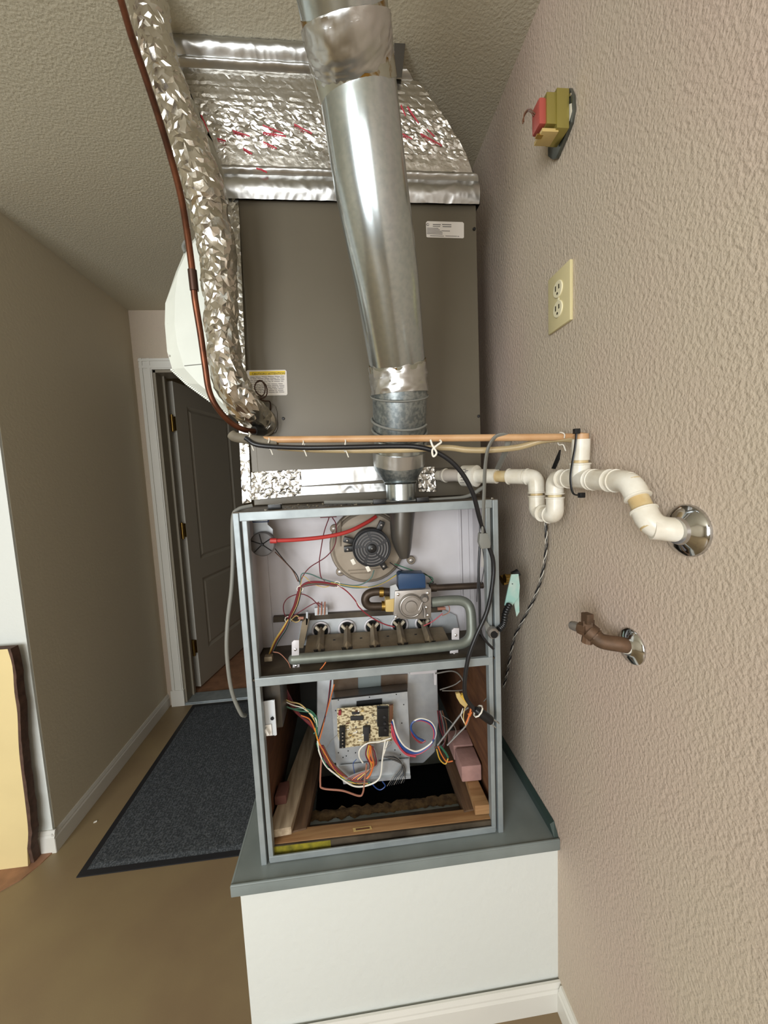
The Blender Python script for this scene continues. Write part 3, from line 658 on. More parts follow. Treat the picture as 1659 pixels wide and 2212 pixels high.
# centre tangle
for i in range(7):
    W([(795+i*2, 1608+i), (790+i*4, 1630), (800+i*2, 1655), (790-i*4, 1672), (778-i*6, 1684)], ('w_maroon', 'w_yellow', 'w_maroon', 'w_orange', 'w_brown', 'w_maroon', 'w_grey')[i], .0018)
W([(845, 1594), (820, 1602), (795, 1605), (778, 1618), (776, 1634), (784, 1648)], 'w_white', .0020); W([(838, 1600), (832, 1620), (828, 1632)], 'w_white', .0016)
W([(845, 1605), (838, 1612), (832, 1618)], 'w_grey', .0016); W([(800, 1610), (798, 1640), (806, 1650), (800, 1672), (792, 1682)], 'w_orange', .0026)
for i in range(8): W([(825+i, 1635), (850+i*3, 1632+i*3), (868+i, 1650+i*4), (848+i*4, 1680), (836+i*5, 1698-i)], 'w_black' if i % 3 else 'w_grey', .0010, .945)
W([(803, 1692), (812, 1702), (822, 1706), (832, 1698), (826, 1688)], 'w_blue', .0014); W([(770, 1640), (763, 1650), (766, 1670), (770, 1682)], 'w_blue', .0010)
# bottom copper sensing tube
MB().tube(catmull(PP([(694, 1640), (692, 1690), (698, 1703), (740, 1708), (775, 1719), (784, 1712), (787, 1690), (792, 1650)], .93), 8), .0024, 8).build('sensing_tube', 'w_copper', fn, label='thin copper-coloured sensing tube')
# loop harness on the right
cyr = [('w_pink', 0, .0022), ('w_blue', 3, .0026), ('w_blue', 5, .0022), ('w_white', 8, .0022)]
for c, d, r in cyr:
    W([(846+d*.3, 1562-d), (848+d, 1590-d), (862+d, 1612-d*.6), (880+d, 1628-d), (905, 1628-d*.8), (930, 1610-d*.5), (938+d*.4, 1585), (930+d*.3, 1565-d*.5), (910, 1556-d*.5), (892, 1560), (888, 1575), (900, 1592), (915, 1600)], c, r, .925)
W([(846, 1566), (858, 1605), (876, 1628), (898, 1634)], 'w_pink', .0026, .922); W([(888, 1575), (892, 1590), (908, 1604), (920, 1600)], 'w_red', .0022, .93)
# right side
for i, c in enumerate(('w_maroon', 'w_black', 'w_maroon', 'w_grey', 'w_black', 'w_brown')):
    W([(945+i*2, 1535), (950+i*3, 1570), (960, 1600+i), (958-i*4, 1615)], c, .0016, .97)
W([(955, 1545), (975, 1560), (985, 1580), (975, 1600)], 'w_grey', .0012, .96); W([(950, 1490), (980, 1480), (995, 1470)], 'w_grey', .0016, .95); W([(955, 1492), (985, 1492), (1003, 1490)], 'w_grey', .0014, .95); W([(940, 1455), (980, 1450), (1000, 1470), (1003, 1500)], 'w_grey', .002, .94)
W([(943, 1618), (950, 1640), (962, 1650), (968, 1638)], 'w_yellow', .0018, .95); W([(946, 1612), (955, 1632), (965, 1645), (978, 1644)], 'w_orange', .0018, .95); W([(952, 1612), (962, 1625), (968, 1636)], 'w_green', .0030, .95)
W([(945, 1610), (975, 1570), (998, 1540), (1012, 1528)], 'w_grey', .0024, .90); W([(966, 1610), (990, 1585), (1008, 1565), (1018, 1535)], 'w_grey', .0022, .90)
W([(1000, 1530), (996, 1545), (1003, 1562)], 'w_white', .0010, .86); W([(1018, 1530), (1012, 1550), (1006, 1565)], 'w_orange', .0022, .86)
W([(1045, 1515), (1058, 1500), (1062, 1492)], 'w_grey', .0012, .86); W([(1005, 1525), (1001, 1550), (1006, 1568)], 'w_tan', .0012, .86)
MB().cyl(P(1013, 1545, .858), P(1019, 1538, .858), .005, .002, n=10).build('wire_nut', 'w_orange', fn, label='orange wire nut'); 
MB().cyl(P(996, 1500, .862), P(1008, 1516, .862), .005, .0035, n=10).build('wire_nut', 'w_yellow', fn, label='yellow wire nut')
MB().prism(PP([(985, 1499), (993, 1497), (999, 1508), (1011, 1522), (1006, 1530), (994, 1520), (987, 1508)], .86), (0, .008, 0)).build('plug_connector', 'w_tan', fn, bevel=.001, label='off-white plug connector')
# junction box and switch, lower left
JX0 = P(557, 1500, .86).x
jbx = MB(); jbx.box((XL+.020, .865, P(575, 1575, .865).z), (P(606, 1500, .865).x, .95, .882)); jbo = jbx.build('junction_box', 'duct', fn, bevel=.002, label='grey junction box')
MB().prism(PP([(560, 1517), (592, 1512), (592, 1515), (598, 1588), (562, 1592)], .845), (0, .003, 0)).prism(PP([(588, 1515), (593, 1512), (598, 1588), (593, 1590)], .842), (0, .004, 0)).build('box_cover', 'coverplate', jbo, smooth=False, bevel=.0008)
MB().prism(PP([(569, 1567), (586, 1564), (588, 1588), (572, 1590)], .843), (0, -.001, 0)).build('switch_plate', 'switchwhite', jbo, smooth=False)
MB().obox(P(577, 1579, .838), (.35, 0, -.9), Y_, (.9, 0, .35), .008, .006, .003).build('switch_toggle', 'switchwhite', jbo, bevel=.001, label='white toggle switch')
MB().lathe(P(588, 1552, .8415), -Y_, [(0, .004), (.001, .004)], 12).build('knockout', 'dark', jbo)
# base pan with a yellow sticker
MB().box((XL+.003, F+.018, ZP), (XR-.003, HY0-.02, ZP+.0015)).build('base_pan', 'shelf', fn, smooth=False, label='dusty brown base pan')
ra, rb = PZ(582, 1825, ZP+.029), PZ(1064, 1768, ZP+.029); rd = (rb-ra)
MB().hexa([Vector((ra.x, ra.y-.005, ZP+.002)), Vector((rb.x, rb.y-.005, ZP+.002)), Vector((rb.x, rb.y-.001, ZP+.002)), Vector((ra.x, ra.y-.001, ZP+.002)), ra-Y_*.005, rb-Y_*.005, rb-Y_*.001, ra-Y_*.001]).build('base_rail', 'shelf', fn, smooth=False)
s0 = ra-Y_*.0058; s1 = ra+rd*.265-Y_*.0058
MB().prism([Vector((s0.x+.002, s0.y, ZP+.004)), Vector((s1.x, s1.y, ZP+.004)), s1-Z_*.001, s0-Z_*.001+X_*.002], (0, .0006, 0)).build('rating_sticker', 'yellow', fn, smooth=False, label='yellow sticker on the inner base rail')

# ================================================================== wood and bricks inside the base
def slab(quad, ztop, h, mt, name, bevel=.002):
    q = [PZ(a, b, ztop) for a, b in quad]; lo = [p-Z_*h for p in q]
    c = sum(lo, Vector())/4
    return MB().hexa(lo+q).build(name, mt, org=(c.x, c.y, c.z), bevel=bevel)
pk = slab([(585, 1824), (1062, 1767), (1054, 1742), (600, 1793)], ZP+.030, .029, 'wood', 'wooden_plank')
solo(pk, 'tan wooden plank lying across the front inside the furnace base', 'plank')
MB().prism([PZ(a, b, ZP+.0305) for a, b in ((762, 1789), (801, 1784), (804, 1791), (764, 1797))], (0, 0, .0004)).build('sticker', 'w_tan', pk, smooth=False, label='small printed sticker')
MB().prism([PZ(a, b, ZP+.031) for a, b in ((768, 1790), (798, 1786.5), (799, 1790), (769, 1794))], (0, 0, .0003)).build('sticker_print', 'w_brown', pk, smooth=False)
o = slab([(577, 1796), (629, 1786), (690, 1560), (668, 1560)], ZP+.055, .020, 'woodwhite', 'wooden_board'); solo(o, 'pale wooden board lying along the left inside the furnace base', 'board')
o = slab([(590, 1806), (662, 1788), (702, 1590), (660, 1590)], ZP+.0345, .033, 'wooddark', 'wooden_board'); solo(o, 'dark wooden board underneath the pale board on the left', 'board')
o = slab([(1003, 1752), (1036, 1744), (975, 1600), (950, 1600)], ZP+.0345, .033, 'wooddark', 'wooden_board'); solo(o, 'dark brown board beside the duct hole on the right', 'board')
o = slab([(1026, 1741), (1058, 1738), (1005, 1625), (990, 1628)], ZP+.060, .025, 'wood', 'wooden_block'); solo(o, 'light tan wooden block in front of the pink bricks on the right', 'wood block')
b1 = slab([(997, 1656), (1040, 1652), (1023, 1612), (982, 1616)], ZP+.1055, .045, 'brick', 'brick', .004); solo(b1, 'front pink brick on the boards inside the furnace base, right side', 'brick')
b2 = slab([(980, 1611), (1022, 1608), (1008, 1574), (966, 1578)], ZP+.1055, .045, 'brick', 'brick', .004); solo(b2, 'rear pink brick lying behind the front pink brick', 'brick')
o = slab([(592, 1722), (618, 1718), (625, 1685), (603, 1690)], ZP+.080, .0245, 'brickshade', 'brick', .004); solo(o, 'reddish brick lying on the pale board at the left', 'brick')
o = MB().box((HX0-.01, HY1-.01, ZP+.001), (HX1+.02, HY1+.03, ZP+.045)).build('wooden_beam', 'wood', org=(.06, HY1, ZP), bevel=.002); solo(o, 'orange-brown wooden beam across the back of the duct hole', 'beam')

# ================================================================== COIL CABINET
K = 1.0; CL, CR, CT = -.2400, .3640, 2.018
cc = thing('coil_cabinet', 'tall taupe metal coil cabinet standing on top of the furnace', 'cabinet', (.06, 1.23, FT))
MB().box((CL, K+.003, FT+.001), (CR-.004, PB, CT-.013)).build('cabinet_body', 'coil', cc, smooth=False, bevel=.002)
zb = 1.345
MB().box((CL+.016, K, zb), (CR, K+.005, CT-.013)).build('front_panel', 'coil', cc, smooth=False, bevel=.0015)
for px, py in ((1024, 495), (612, 904), (1034, 899)):
    MB().lathe(P(px, py, K-.001), -Y_, [(0, .004), (.003, .0035), (.0035, .001)], 10).build('screw', 'black', cc)
# vertical foil tape on the left corner
def foilstrip(name, fn2, nu, nv, amp, s1, mt='foil', parent=None, nrm=-Y_, **k):
    if mt == 'foilsmooth':
        g = MB(); g.grid(lambda u, v: (lambda p: p+nrm*max(0, crumple(p, amp, s1)+amp*.5))(fn2(u, v)), nu, nv)
        return g.build(name, mt, parent, smooth=True, angle=180, **k)
    return facet_grid(fn2, max(2, nu//2), max(3, nv//2), amp*.62, nrm, seed=nu*nv).build(name, mt, parent, smooth=False, **k)
def bil(a, b, c, d):  # bottom-left, bottom-right, top-right, top-left
    a, b, c, d = map(Vector, (a, b, c, d))
    return lambda u, v: (a*(1-u)+b*u)*(1-v)+(d*(1-u)+c*u)*v
foilstrip('corner_foil', bil(P(524, 1088, .997), P(543, 1085, .997), P(514, 400, .997), P(490, 402, .997)), 8, 220, .004, 55, parent=cc, label='crumpled foil tape down the left corner')
foilstrip('foil_tape', bil(P(543, 1080, .996), P(652, 1070, .996), P(650, 1014, .996), P(543, 1020, .996)), 50, 30, .004, 45, parent=cc, label='crumpled foil tape')
foilstrip('foil_tape', bil(P(652, 1050, .994), P(835, 1036, .994), P(835, 1006, .994), P(650, 1015, .994)), 60, 12, .0012, 12, 'foilsmooth', parent=cc, label='smooth foil tape band')
foilstrip('foil_tape', bil(P(650, 1070, .993), P(845, 1060, .993), P(845, 1043, .993), P(650, 1052, .993)), 60, 8, .002, 22, 'foilsmooth', parent=cc, label='narrow foil tape band')
foilstrip('foil_tape', bil(P(905, 1062, .994), P(942, 1062, .994), P(938, 1008, .994), P(900, 1010, .994)), 20, 26, .004, 40, parent=cc, label='foil tape patch')
# labels
def plate(name, quad, Y, mt, parent, t=.0006, **k):
    return MB().prism(PP(quad, Y), (0, -t, 0)).build(name, mt, parent, smooth=False, **k)
lb = plate('rating_label', [(921, 511), (920, 481), (923, 478), (999, 480), (1002, 483), (1002, 513), (1000, 515), (923, 513)], K-.0005, 'paper', cc, label='white rating label')
def dash(px, py, w_, Y, par, mt='print', h=1.6):
    MB().prism(PP([(px, py+h), (px+w_, py+h+w_*.03), (px+w_, py+w_*.03), (px, py)], Y), (0, -.0002, 0)).build('print_line', mt, par, smooth=False)
for a in ((935, 484, 17), (955, 484, 20), (935, 488, 16), (956, 488.5, 19), (922, 492, 25), (922, 495, 28), (922, 498, 32), (954, 498, 18), (922, 501, 34), (922, 504, 34), (929, 508.5, 30), (962, 509, 25), (988, 510, 4)): dash(*a, K-.0012, lb, h=1.8 if a[1] in (484, 488.5) else 1.3)
MB().lathe(P(924, 485, K-.0012), -Y_, [(0, .0035), (.0003, .0035)], 16).build('certification_mark', 'print', lb); MB().lathe(P(924.4, 485, K-.0016), -Y_, [(0, .002), (.0003, .002)], 16).build('mark_centre', 'paper', lb)
cl_ = plate('caution_label', [(532, 855), (532, 802), (535, 800), (616, 799), (619, 802), (621, 851), (619, 854)], K-.0005, 'paper', cc, label='white caution label with yellow heading')
plate('yellow_heading', [(539, 811), (539, 803), (616, 801), (616, 809)], K-.0012, 'cautionyellow', cl_)
ax = (P(615, 809, K)-P(545, 810.5, K)).normalized()
txt('CAUTION / ATTENTION', .0074, 'printdark', P(544, 810, K-.0022), ax, Vector((-ax.z, 0, ax.x)), 'heading_text', cl_)
random.seed(5)
for r in range(10):
    y = 814+r*3.6+(1.5 if r > 3 else 0); x = 540
    while x < 612:
        w_ = random.uniform(4, 14); w_ = min(w_, 614-x); dash(x, y-(x-540)*.03, w_, K-.0012, cl_, h=1.2); x += w_+1.6
# refrigerant opening: plate, tube loop
gp_ = MB().prism(PP([(545, 872), (588, 872), (596, 878), (599, 890), (600, 925), (596, 935), (545, 940)], K-.001), (0, -.004, 0)).build('gasket_plate', 'duct', cc, bevel=.0015, label='dark rubber gasket plate')
MB().tube(catmull([P(566, 856, .955), P(556, 850, .955), P(550, 838, .955), P(554, 826, .955), P(563, 822, .955), P(574, 832, .955), P(577, 848, .955), P(572, 858, .955), P(562, 862, .955), P(572, 866, .96), P(583, 868, .975), P(584, 885, .99)], 6), .0016, 8).build('sensing_capillary', 'darkcopper', cc, label='thin coiled capillary tube')
MB().tube(catmull([P(562, 858, .95), P(571, 850, .95), P(572, 834, .95), P(564, 823, .95), P(555, 826, .95)], 6), .0014, 8).build('sensing_capillary', 'darkcopper', cc)

# ================================================================== PLENUM wrapped in foil
pn = thing('supply_plenum', 'foil-wrapped supply duct rising from the cabinet to the ceiling', 'duct', (.06, 1.2, CT))
rows = [(CT-.019, CL-.004, CR+.004, .988), (2.05, CL-.006, CR+.003, .985), (2.07, -.252, .352, .985), (2.11, -.262, .332, .988), (2.15, -.278, .300, .985), (2.19, -.296, .266, .975), (2.24, -.312, .222, .963), (2.262, -.33, .180, .958), (CZ-.002, -.34, .140, .952)]
def rowat(t):
    t *= len(rows)-1; i = min(int(t), len(rows)-2); f = t-i
    return [rows[i][k]*(1-f)+rows[i+1][k]*f for k in range(4)]
def surf(u, v):
    z, a, b, y = rowat(v); p = Vector((a+(b-a)*u, y, z))
    if v < .25:
        d = crumple(p, .002, 22)+.009*abs(math.sin(v/.25*math.pi*2+.02*math.sin(u*9)))
    elif v > .80:
        d = crumple(p, .0022, 20)+.011*abs(math.sin((v-.80)/.20*math.pi*2))
    else:
        t = (v-.25)/.55; k = max(0, 1-abs(t-.38)/.5)
        d = crumple(p, .0016, 30)*(.15+.85*k)+.014*math.sin(t*math.pi)+(.0005*math.sin(z*math.pi*2/.012) if t > .62 else 0)
    return p+Vector((0, -max(d, -.003), 0))
for v0, v1, nm, mt_n, lb_, nv in ((0, .25, 'lower_collar', 'foilsmooth', 'smooth pleated foil band along the cabinet top', 36), (.25, .80, 'duct_wrap', 'foil', 'crumpled foil wrap', 110), (.80, 1, 'upper_collar', 'foilsmooth', 'smooth double foil band at the ceiling', 30)):
    if nm == 'duct_wrap':
        rq = random.Random(2)
        def wf_(u, v):
            k = max(0, 1-abs(v-.40)/.42); p = surf(u, v0+(v1-v0)*v); return p-Y_*(rq.uniform(0, .0032)*k)
        facet_grid(wf_, 96, 46, .0004, -Y_, .40, 5).build(nm, mt_n, pn, smooth=True, angle=14, label=lb_)
    else:
        fb = MB(); fb.grid(lambda u, v: surf(u, v0+(v1-v0)*v), 240, nv); fb.build(nm, mt_n, pn, angle=50, label=lb_)
def on_wrap(px, py):
    d = ray(px, py); Y = .97
    for _ in range(6):
        p = CAM+d*(Y/d.y); v = 0
        for i in range(len(rows)-1):
            if rows[i][0] <= p.z <= rows[i+1][0]: v = (i+(p.z-rows[i][0])/(rows[i+1][0]-rows[i][0]))/(len(rows)-1)
        z, a, b, y = rowat(v); q = surf(min(1, max(0, (p.x-a)/(b-a))), v); Y = q.y
    return q+Vector((0, -.0018, 0))
sd = MB()
for s in (0, 1):
    sd.grid(lambda u, v: (lambda r: Vector((r[1+s]+(crumple(Vector((u, r[0]*3, s)), .006, 9)), r[3]+(PB-r[3])*u, r[0])))(rowat(v)), 30, 40)
sd.grid(lambda u, v: (lambda r: Vector((r[1]+(r[2]-r[1])*u, PB-.001, r[0])))(rowat(v)), 4, 10)
sd.build('duct_sides', 'foil', pn)
# red printing on the wrap: slanting flag outlines with scribbled strokes, draped over the foil
random.seed(4)
for (x0, y0, x1, y1, w_) in ((503, 284, 540, 296, 8), (568, 272, 612, 290, 9), (568, 288, 618, 296, 5), (636, 270, 674, 290, 11), (569, 308, 598, 322, 8), (526, 322, 545, 334, 6), (470, 301, 488, 306, 8), (430, 250, 447, 286, 5), (554, 365, 577, 374, 3),
                             (864, 288, 890, 302, 8), (908, 290, 954, 316, 7), (922, 281, 938, 296, 3), (880, 232, 904, 268, 5), (866, 229, 876, 252, 3)):
    n_ = 7; bar = [on_wrap(x0+(x1-x0)*k/n_, y0+(y1-y0)*k/n_) for k in range(n_+1)]
    MB().tube(bar, .0016, 5).build('red_marking', 'redprint', pn, label='red printed mark on the foil')
    sc_ = [on_wrap(x0+1+(x1-x0)*k/12*.85, y0+(y1-y0)*k/12*.85+2+(w_-2)*(.75 if k % 2 else .15)) for k in range(11)]
    MB().tube(sc_, .0008, 4).build('red_marking', 'redprint', pn, label='red printed mark on the foil')

# ================================================================== FLUE PIPE
FD = .118
fp = thing('flue_pipe', 'galvanised metal flue pipe rising from the furnace top to the ceiling', 'flue pipe', tuple(P(866, 1078, .90)))
S = [(739, 0, 190), (748, 60, 183), (760, 130, 172), (774, 200, 165), (801, 400, 156), (834, 600, 137), (859, 790, 118), (863, 850, 116), (863, 945, 110), (862, 1000, 107)]
sp = []
for x, y, w_ in S:
    dep = FPX*FD/w_*.985; sp.append(PD(x, y, dep))
def seg(i0, i1): return sp[i0:i1+1]
r0 = FD/2
top = sp[0]+(sp[0]-sp[2]).normalized()*.10
topc = Vector((top.x-.0, top.y-.02, CZ-.001))
MB().tube([topc, top, sp[0], sp[1]], [r0*1.0]*4, 48).build('pipe_section', 'pipe', fp)
def crtube(pts, r, amp, s1, n=64, sub=14):
    c = catmull(pts, sub); m_ = MB(); m_.tube(c, r, n)
    L_ = len(c)
    for k in range(L_):
        for j in range(n):
            v = m_.v[k*n+j]; d = (v-c[k]).normalized(); m_.v[k*n+j] = v+d*max(0, crumple(v, amp, s1)+amp*.3)
    return m_
crtube([sp[1]*.75+sp[0]*.25, sp[1], (sp[1]+sp[2])/2, sp[2]], r0+.0012, .0034, 62).build('foil_band', 'foilsmooth', fp, label='wrinkled foil tape band')
MB().tube([sp[2]*1.15-sp[3]*.15, sp[2]*.05+sp[3]*.95], [r0+.0022, r0+.0016], 48).build('rust_band', 'rust', fp, label='rust-stained joint')
MB().tube([sp[1]*.3+sp[0]*.7, sp[1]*.75+sp[0]*.25], r0+.0006, 48).build('rust_band', 'rust', fp)
MB().tube([sp[2], sp[3], sp[4], sp[5], sp[6]], r0, 64).build('pipe_section', 'pipe', fp, label='long leaning galvanised pipe')
pv = (sp[6]-sp[3]); sd_ = pv.cross(Y_).normalized()
MB().tube([sp[6]+(sp[5]-sp[6])*.06, sp[6]+(sp[7]-sp[6])*.1], r0+.0018, 48).build('pipe_joint', 'rust', fp)
crtube([sp[6], sp[6]*.5+sp[7]*.5, sp[7]], r0+.0012, .004, 34).build('foil_band', 'foilsmooth', fp, label='foil tape around the elbow')
MB().tube([sp[6]*.5+sp[7]*.5, sp[7], sp[8]], r0, 48).build('pipe_section', 'spangle', fp, label='spangled galvanised section')
AXF = (sp[8]-sp[7]).normalized(); E1 = AXF.cross(Y_).normalized(); E2 = AXF.cross(E1)
for k in (.05, .95):
    c = sp[7]*(1-k)+sp[8]*k; MB().tube([c-AXF*.003, c, c+AXF*.003], [r0, r0+.0028, r0], 48).build('pipe_bead', 'spangle', fp)
MB().tube([sp[8], sp[8]*.4+sp[9]*.6], r0-.001, 48).build('pipe_section', 'pipe', fp)
crtube([sp[8]*.5+sp[9]*.5, sp[9]], r0+.0008, .003, 34).build('foil_band', 'foilsmooth', fp, label='foil tape at the reducer')
c1, c2, c3 = sp[9], P(865, 1042, .885), P(866, 1079, .885)
MB().tube([c1, c1*.7+c2*.3, c2], [r0+.001, r0*.97, .036], 48).build('reducer', 'spangle', fp, label='cone-shaped reducer')
MB().tube([c2+Z_*.003, c2, c2-Z_*.004], [.036, .0395, .036], 40).build('pipe_bead', 'pipe', fp)
MB().tube([c2, c3], .0345, 40).build('vent_connector', 'pipe', fp)
MB().hexa([P(850, 168, .945), P(868, 168, .945), P(868, 168, .955), P(850, 168, .955), P(852, 92, .945), P(876, 90, .945), P(876, 90, .955), P(852, 92, .955)]).build('hanger_strap', 'duct', fp, smooth=False, label='grey hanger strap at the ceiling')
# wire wound round the lower section
c = []
for k in range(46):
    a = k/45*2*math.pi*2.0+.5; t = k/45; ctr = sp[7]*(.45-.45*t)+sp[8]*(.55+.45*t)
    c.append(ctr+E1*math.cos(a)*(r0+.0032)+E2*math.sin(a)*(r0+.0032)+AXF*.010*math.sin(a+.8))
ww = MB().tube(c, .0026, 8).build('wound_wire', 'greycord', org=tuple(c[0])); solo(ww, 'grey wire wound around the lower flue pipe', 'wire')
c = [sp[7]*.95+sp[8]*.05+E1*math.cos(a*.2)*(r0+.003)+E2*math.sin(a*.2)*(r0+.003) for a in range(31)]
ww = MB().tube(c, .0018, 6, closed=True).build('wound_wire', 'greycord', org=tuple(c[0])); solo(ww, 'thin grey wire ring around the flue below the upper foil tape', 'wire')

# ================================================================== SUCTION LINE (foil insulation) and LIQUID LINE
SL = [(310, -40, 76, .86), (318, 0, 76, .86), (338, 100, 74, .86), (367, 200, 78, .86), (402, 300, 84, .865), (437, 400, 90, .87), (450, 450, 87, .88), (462, 500, 84, .885), (471, 560, 78, .89), (477, 640, 73, .89), (480, 700, 70, .89), (485, 770, 74, .89), (498, 822, 78, .89), (520, 862, 76, .905), (543, 890, 72, .93), (560, 908, 66, .965)]
fs = thing('insulated_refrigerant_line', 'thick crumpled foil-wrapped pipe running from ceiling to coil cabinet', 'pipe', tuple(P(572, 905, .96)))
cpt = catmull([P(a, b, y) for a, b, w_, y in SL], 12); crr = interp([w_*y/FPX/2*.87 for a, b, w_, y in SL], 12)
top_ = Vector((cpt[0].x-.02, cpt[0].y, CZ-.001)); ext = [top_+(cpt[0]-top_)*k/24 for k in range(24)]
cpt = ext+cpt; crr = [crr[0]]*24+crr
# resample evenly every 7 mm
acc = [0]
for k in range(1, len(cpt)): acc.append(acc[-1]+(cpt[k]-cpt[k-1]).length)
nR = int(acc[-1]/.0072); cp2 = []; cr2 = []; k = 0
for q in range(nR+1):
    t = acc[-1]*q/nR
    while k < len(acc)-2 and acc[k+1] < t: k += 1
    f = (t-acc[k])/max(1e-9, acc[k+1]-acc[k]); cp2.append(cpt[k].lerp(cpt[k+1], f)); cr2.append(crr[k]*(1-f)+crr[k+1]*f)
NS = 34; rr_ = random.Random(11); base_ = MB(); base_.tube(cp2, cr2, NS, caps=False); mt_ = MB(); vs = []
for k in range(nR+1):
    tg = (cp2[min(k+1, nR)]-cp2[max(k-1, 0)]).normalized()
    for j in range(NS):
        v = base_.v[k*NS+j]; d = (v-cp2[k]).normalized(); cr_ = d.cross(tg)
        big = noise.noise(Vector(v)*22)*.006
        vs.append(v+d*(rr_.uniform(-.0030, .0018)+big)+tg*rr_.uniform(-.0030, .0030)+cr_*rr_.uniform(-.0026, .0026))
fs_ = []
for k in range(nR):
    for j in range(NS):
        a, b = k*NS+j, k*NS+(j+1) % NS; c, d = b+NS, a+NS
        fs_ += [(a, b, c), (a, c, d)] if rr_.random() < .5 else [(a, b, d), (b, c, d)]
mt_._add(vs, fs_)
mt_.build('foil_wrap', 'foil2', fs, smooth=True, angle=16)
MB().lathe(P(566, 912, .985), -Y_, [(0, .036), (.018, .035), (.026, .027)], 28).build('wrap_end', 'foil2', fs)
ll = [(240, -60), (258, -10), (285, 80), (312, 160), (340, 245), (366, 330), (390, 420), (404, 500), (416, 590), (421, 645), (433, 720), (443, 790), (452, 845), (470, 882), (500, 914), (530, 929), (560, 932)]
yl = [.80]*8+[.805, .81, .82, .83, .84, .85, .87, .89, .93]
lt = thing('liquid_line', 'thin brown copper pipe running beside the foil-wrapped pipe', 'pipe', tuple(P(560, 932, .93)))
lp = catmull([P(a, b, y) for (a, b), y in zip(ll, yl)], 8); lp = [Vector((lp[0].x, lp[0].y, CZ-.001))]+lp
MB().tube(lp, .0062, 14).build('copper_tube', 'copper', lt)
MB().tube([P(415, 583, .803), P(420, 628, .808)], .0082, 14).build('coupling_sleeve', 'darkcopper', lt, label='dark sleeve on the copper pipe')
MB().tube([P(548, 931, .915), P(566, 932, .94), P(572, 930, .998)], .011, 14).build('end_fitting', 'black', lt, label='black end fitting')

# white faceted housing on the left side of the cabinet
wh = thing('white_housing', 'large white rounded metal housing behind the foil-wrapped pipe', 'housing', tuple(P(470, 880, 1.12)))
fr_ = [(520, 500), (425, 515), (403, 545), (385, 585), (378, 640), (377, 700), (383, 745), (398, 795), (430, 830), (470, 862), (505, 893), (520, 890)]
rm_ = [(520, 495), (424, 510), (400, 540), (380, 588), (357, 655), (356, 700), (361, 760), (372, 797), (405, 828), (446, 858), (492, 893), (520, 900)]
f3 = [P(a, b, 1.09) for a, b in fr_]; r3 = [P(a, b, 1.12) for a, b in rm_]; r4 = [p+Vector((0, .30, 0)) for p in r3]
for L in (f3, r3, r4):
    for p in L: p.x = min(p.x, CL-.002)
hw = MB(); hw.loft([f3, r3, r4]); hw.build('shell', 'white_plastic', wh, smooth=False)
n_ = 34
for k in range(n_):
    t = k/(n_-1); i = 7+t*3; j = int(min(i, 9)); f = i-j; p = r3[j]*(1-f)+r3[j+1]*f
    MB().obox(p+Vector((-.002, .004, -.002)), X_, Y_, Z_, .003, .004, .0022).build('rim_tooth', 'white_plastic', wh, smooth=False)
MB().tube([P(398, 790, 1.088), P(440, 786, 1.088), P(470, 786, 1.088)], .0008, 4).build('seam', 'greycord', wh)
for px, py in ((364, 700), (365, 768)):
    MB().ball(P(px, py, 1.113), .0028, 5).build('rivet', 'base', wh)
MB().tube(catmull([P(400, 545, 1.10), P(396, 532, 1.10), P(404, 520, 1.10), P(414, 530, 1.10)], 5), .0045, 10).build('lifting_ring', 'greycord', wh, label='grey wire ring on top')

# ================================================================== POLE, HOSE, CORDS
pole = MB().cyl(P(560, 950, .80), P(1236, 944, .690), .0068, n=18).build('tan_pole', 'tanpole', org=tuple(P(560, 950, .80)))
solo(pole, 'long tan tube crossing in front of the flue pipe', 'tube')
ins_ = MB().tube(catmull([P(500, 938, .805), P(508, 944, .803), P(530, 948, .80), P(562, 952, .80), (P(600, 955, .795))], 5), [.010]*16+[.0095, .009, .0085, .008, .0072], 14).build('pipe_insulation', 'greyinsul', org=tuple(P(505, 945, .80)))
solo(ins_, 'short grey foam sleeve at the left end of the tan tube', 'sleeve')
hose = MB().tube(catmull([P(600, 966, .80), P(700, 972, .79), P(860, 972, .765), P(960, 967, .755), P(1010, 972, .745), P(1060, 972, .735), P(1120, 966, .722), P(1170, 952, .708), P(1212, 948, .695), P(1240, 950, .688)], 8), .0062, 14).build('vinyl_hose', 'vinyl', org=tuple(P(950, 966, .76)))
solo(hose, 'yellowed clear hose sagging beneath the tan tube', 'hose')
# black power cord with plug
pc_ = thing('power_cord', 'black power cord tied along the tube and hanging down to its plug', 'cord', tuple(P(1040, 1540, .80)))
MB().tube(catmull([P(530, 946, .79), P(560, 962, .785), P(650, 967, .782), P(750, 966, .77), P(850, 964, .76), P(905, 966, .75), P(950, 980, .745), P(990, 1012, .745), P(1020, 1062, .75), P(1036, 1120, .765), P(1050, 1165, .785), P(1065, 1210, .79), P(1064, 1260, .79), P(1052, 1320, .79), P(1028, 1375, .79), P(1012, 1420, .79), P(1004, 1470, .79), P(1006, 1505, .79), P(1022, 1530, .79)], 9), .0048, 12).build('cable', 'blackcord', pc_)
MB().tube(catmull([P(1022, 1530, .79), P(1040, 1535, .79), P(1046, 1280+80, .79)], 2)[:3], .0040, 10).build('cable_end', 'blackcord', pc_)
a, b = P(1026, 1531, .79), P(1060, 1556, .79); dd = (b-a).normalized(); nn = dd.cross(Y_)
MB().tube([a, a+dd*.006, a+dd*.018, a+(b-a)*.9, b], [.006, .0095, .0125, .0125, .012], 16, flat=(1, .8)).build('plug', 'black', pc_, label='black moulded plug')
for s in (-1, 1):
    MB().obox(b+dd*.010+nn*.006*s, dd, Y_, nn, .010, .003, .0009).build('prong', 'chrome', pc_)
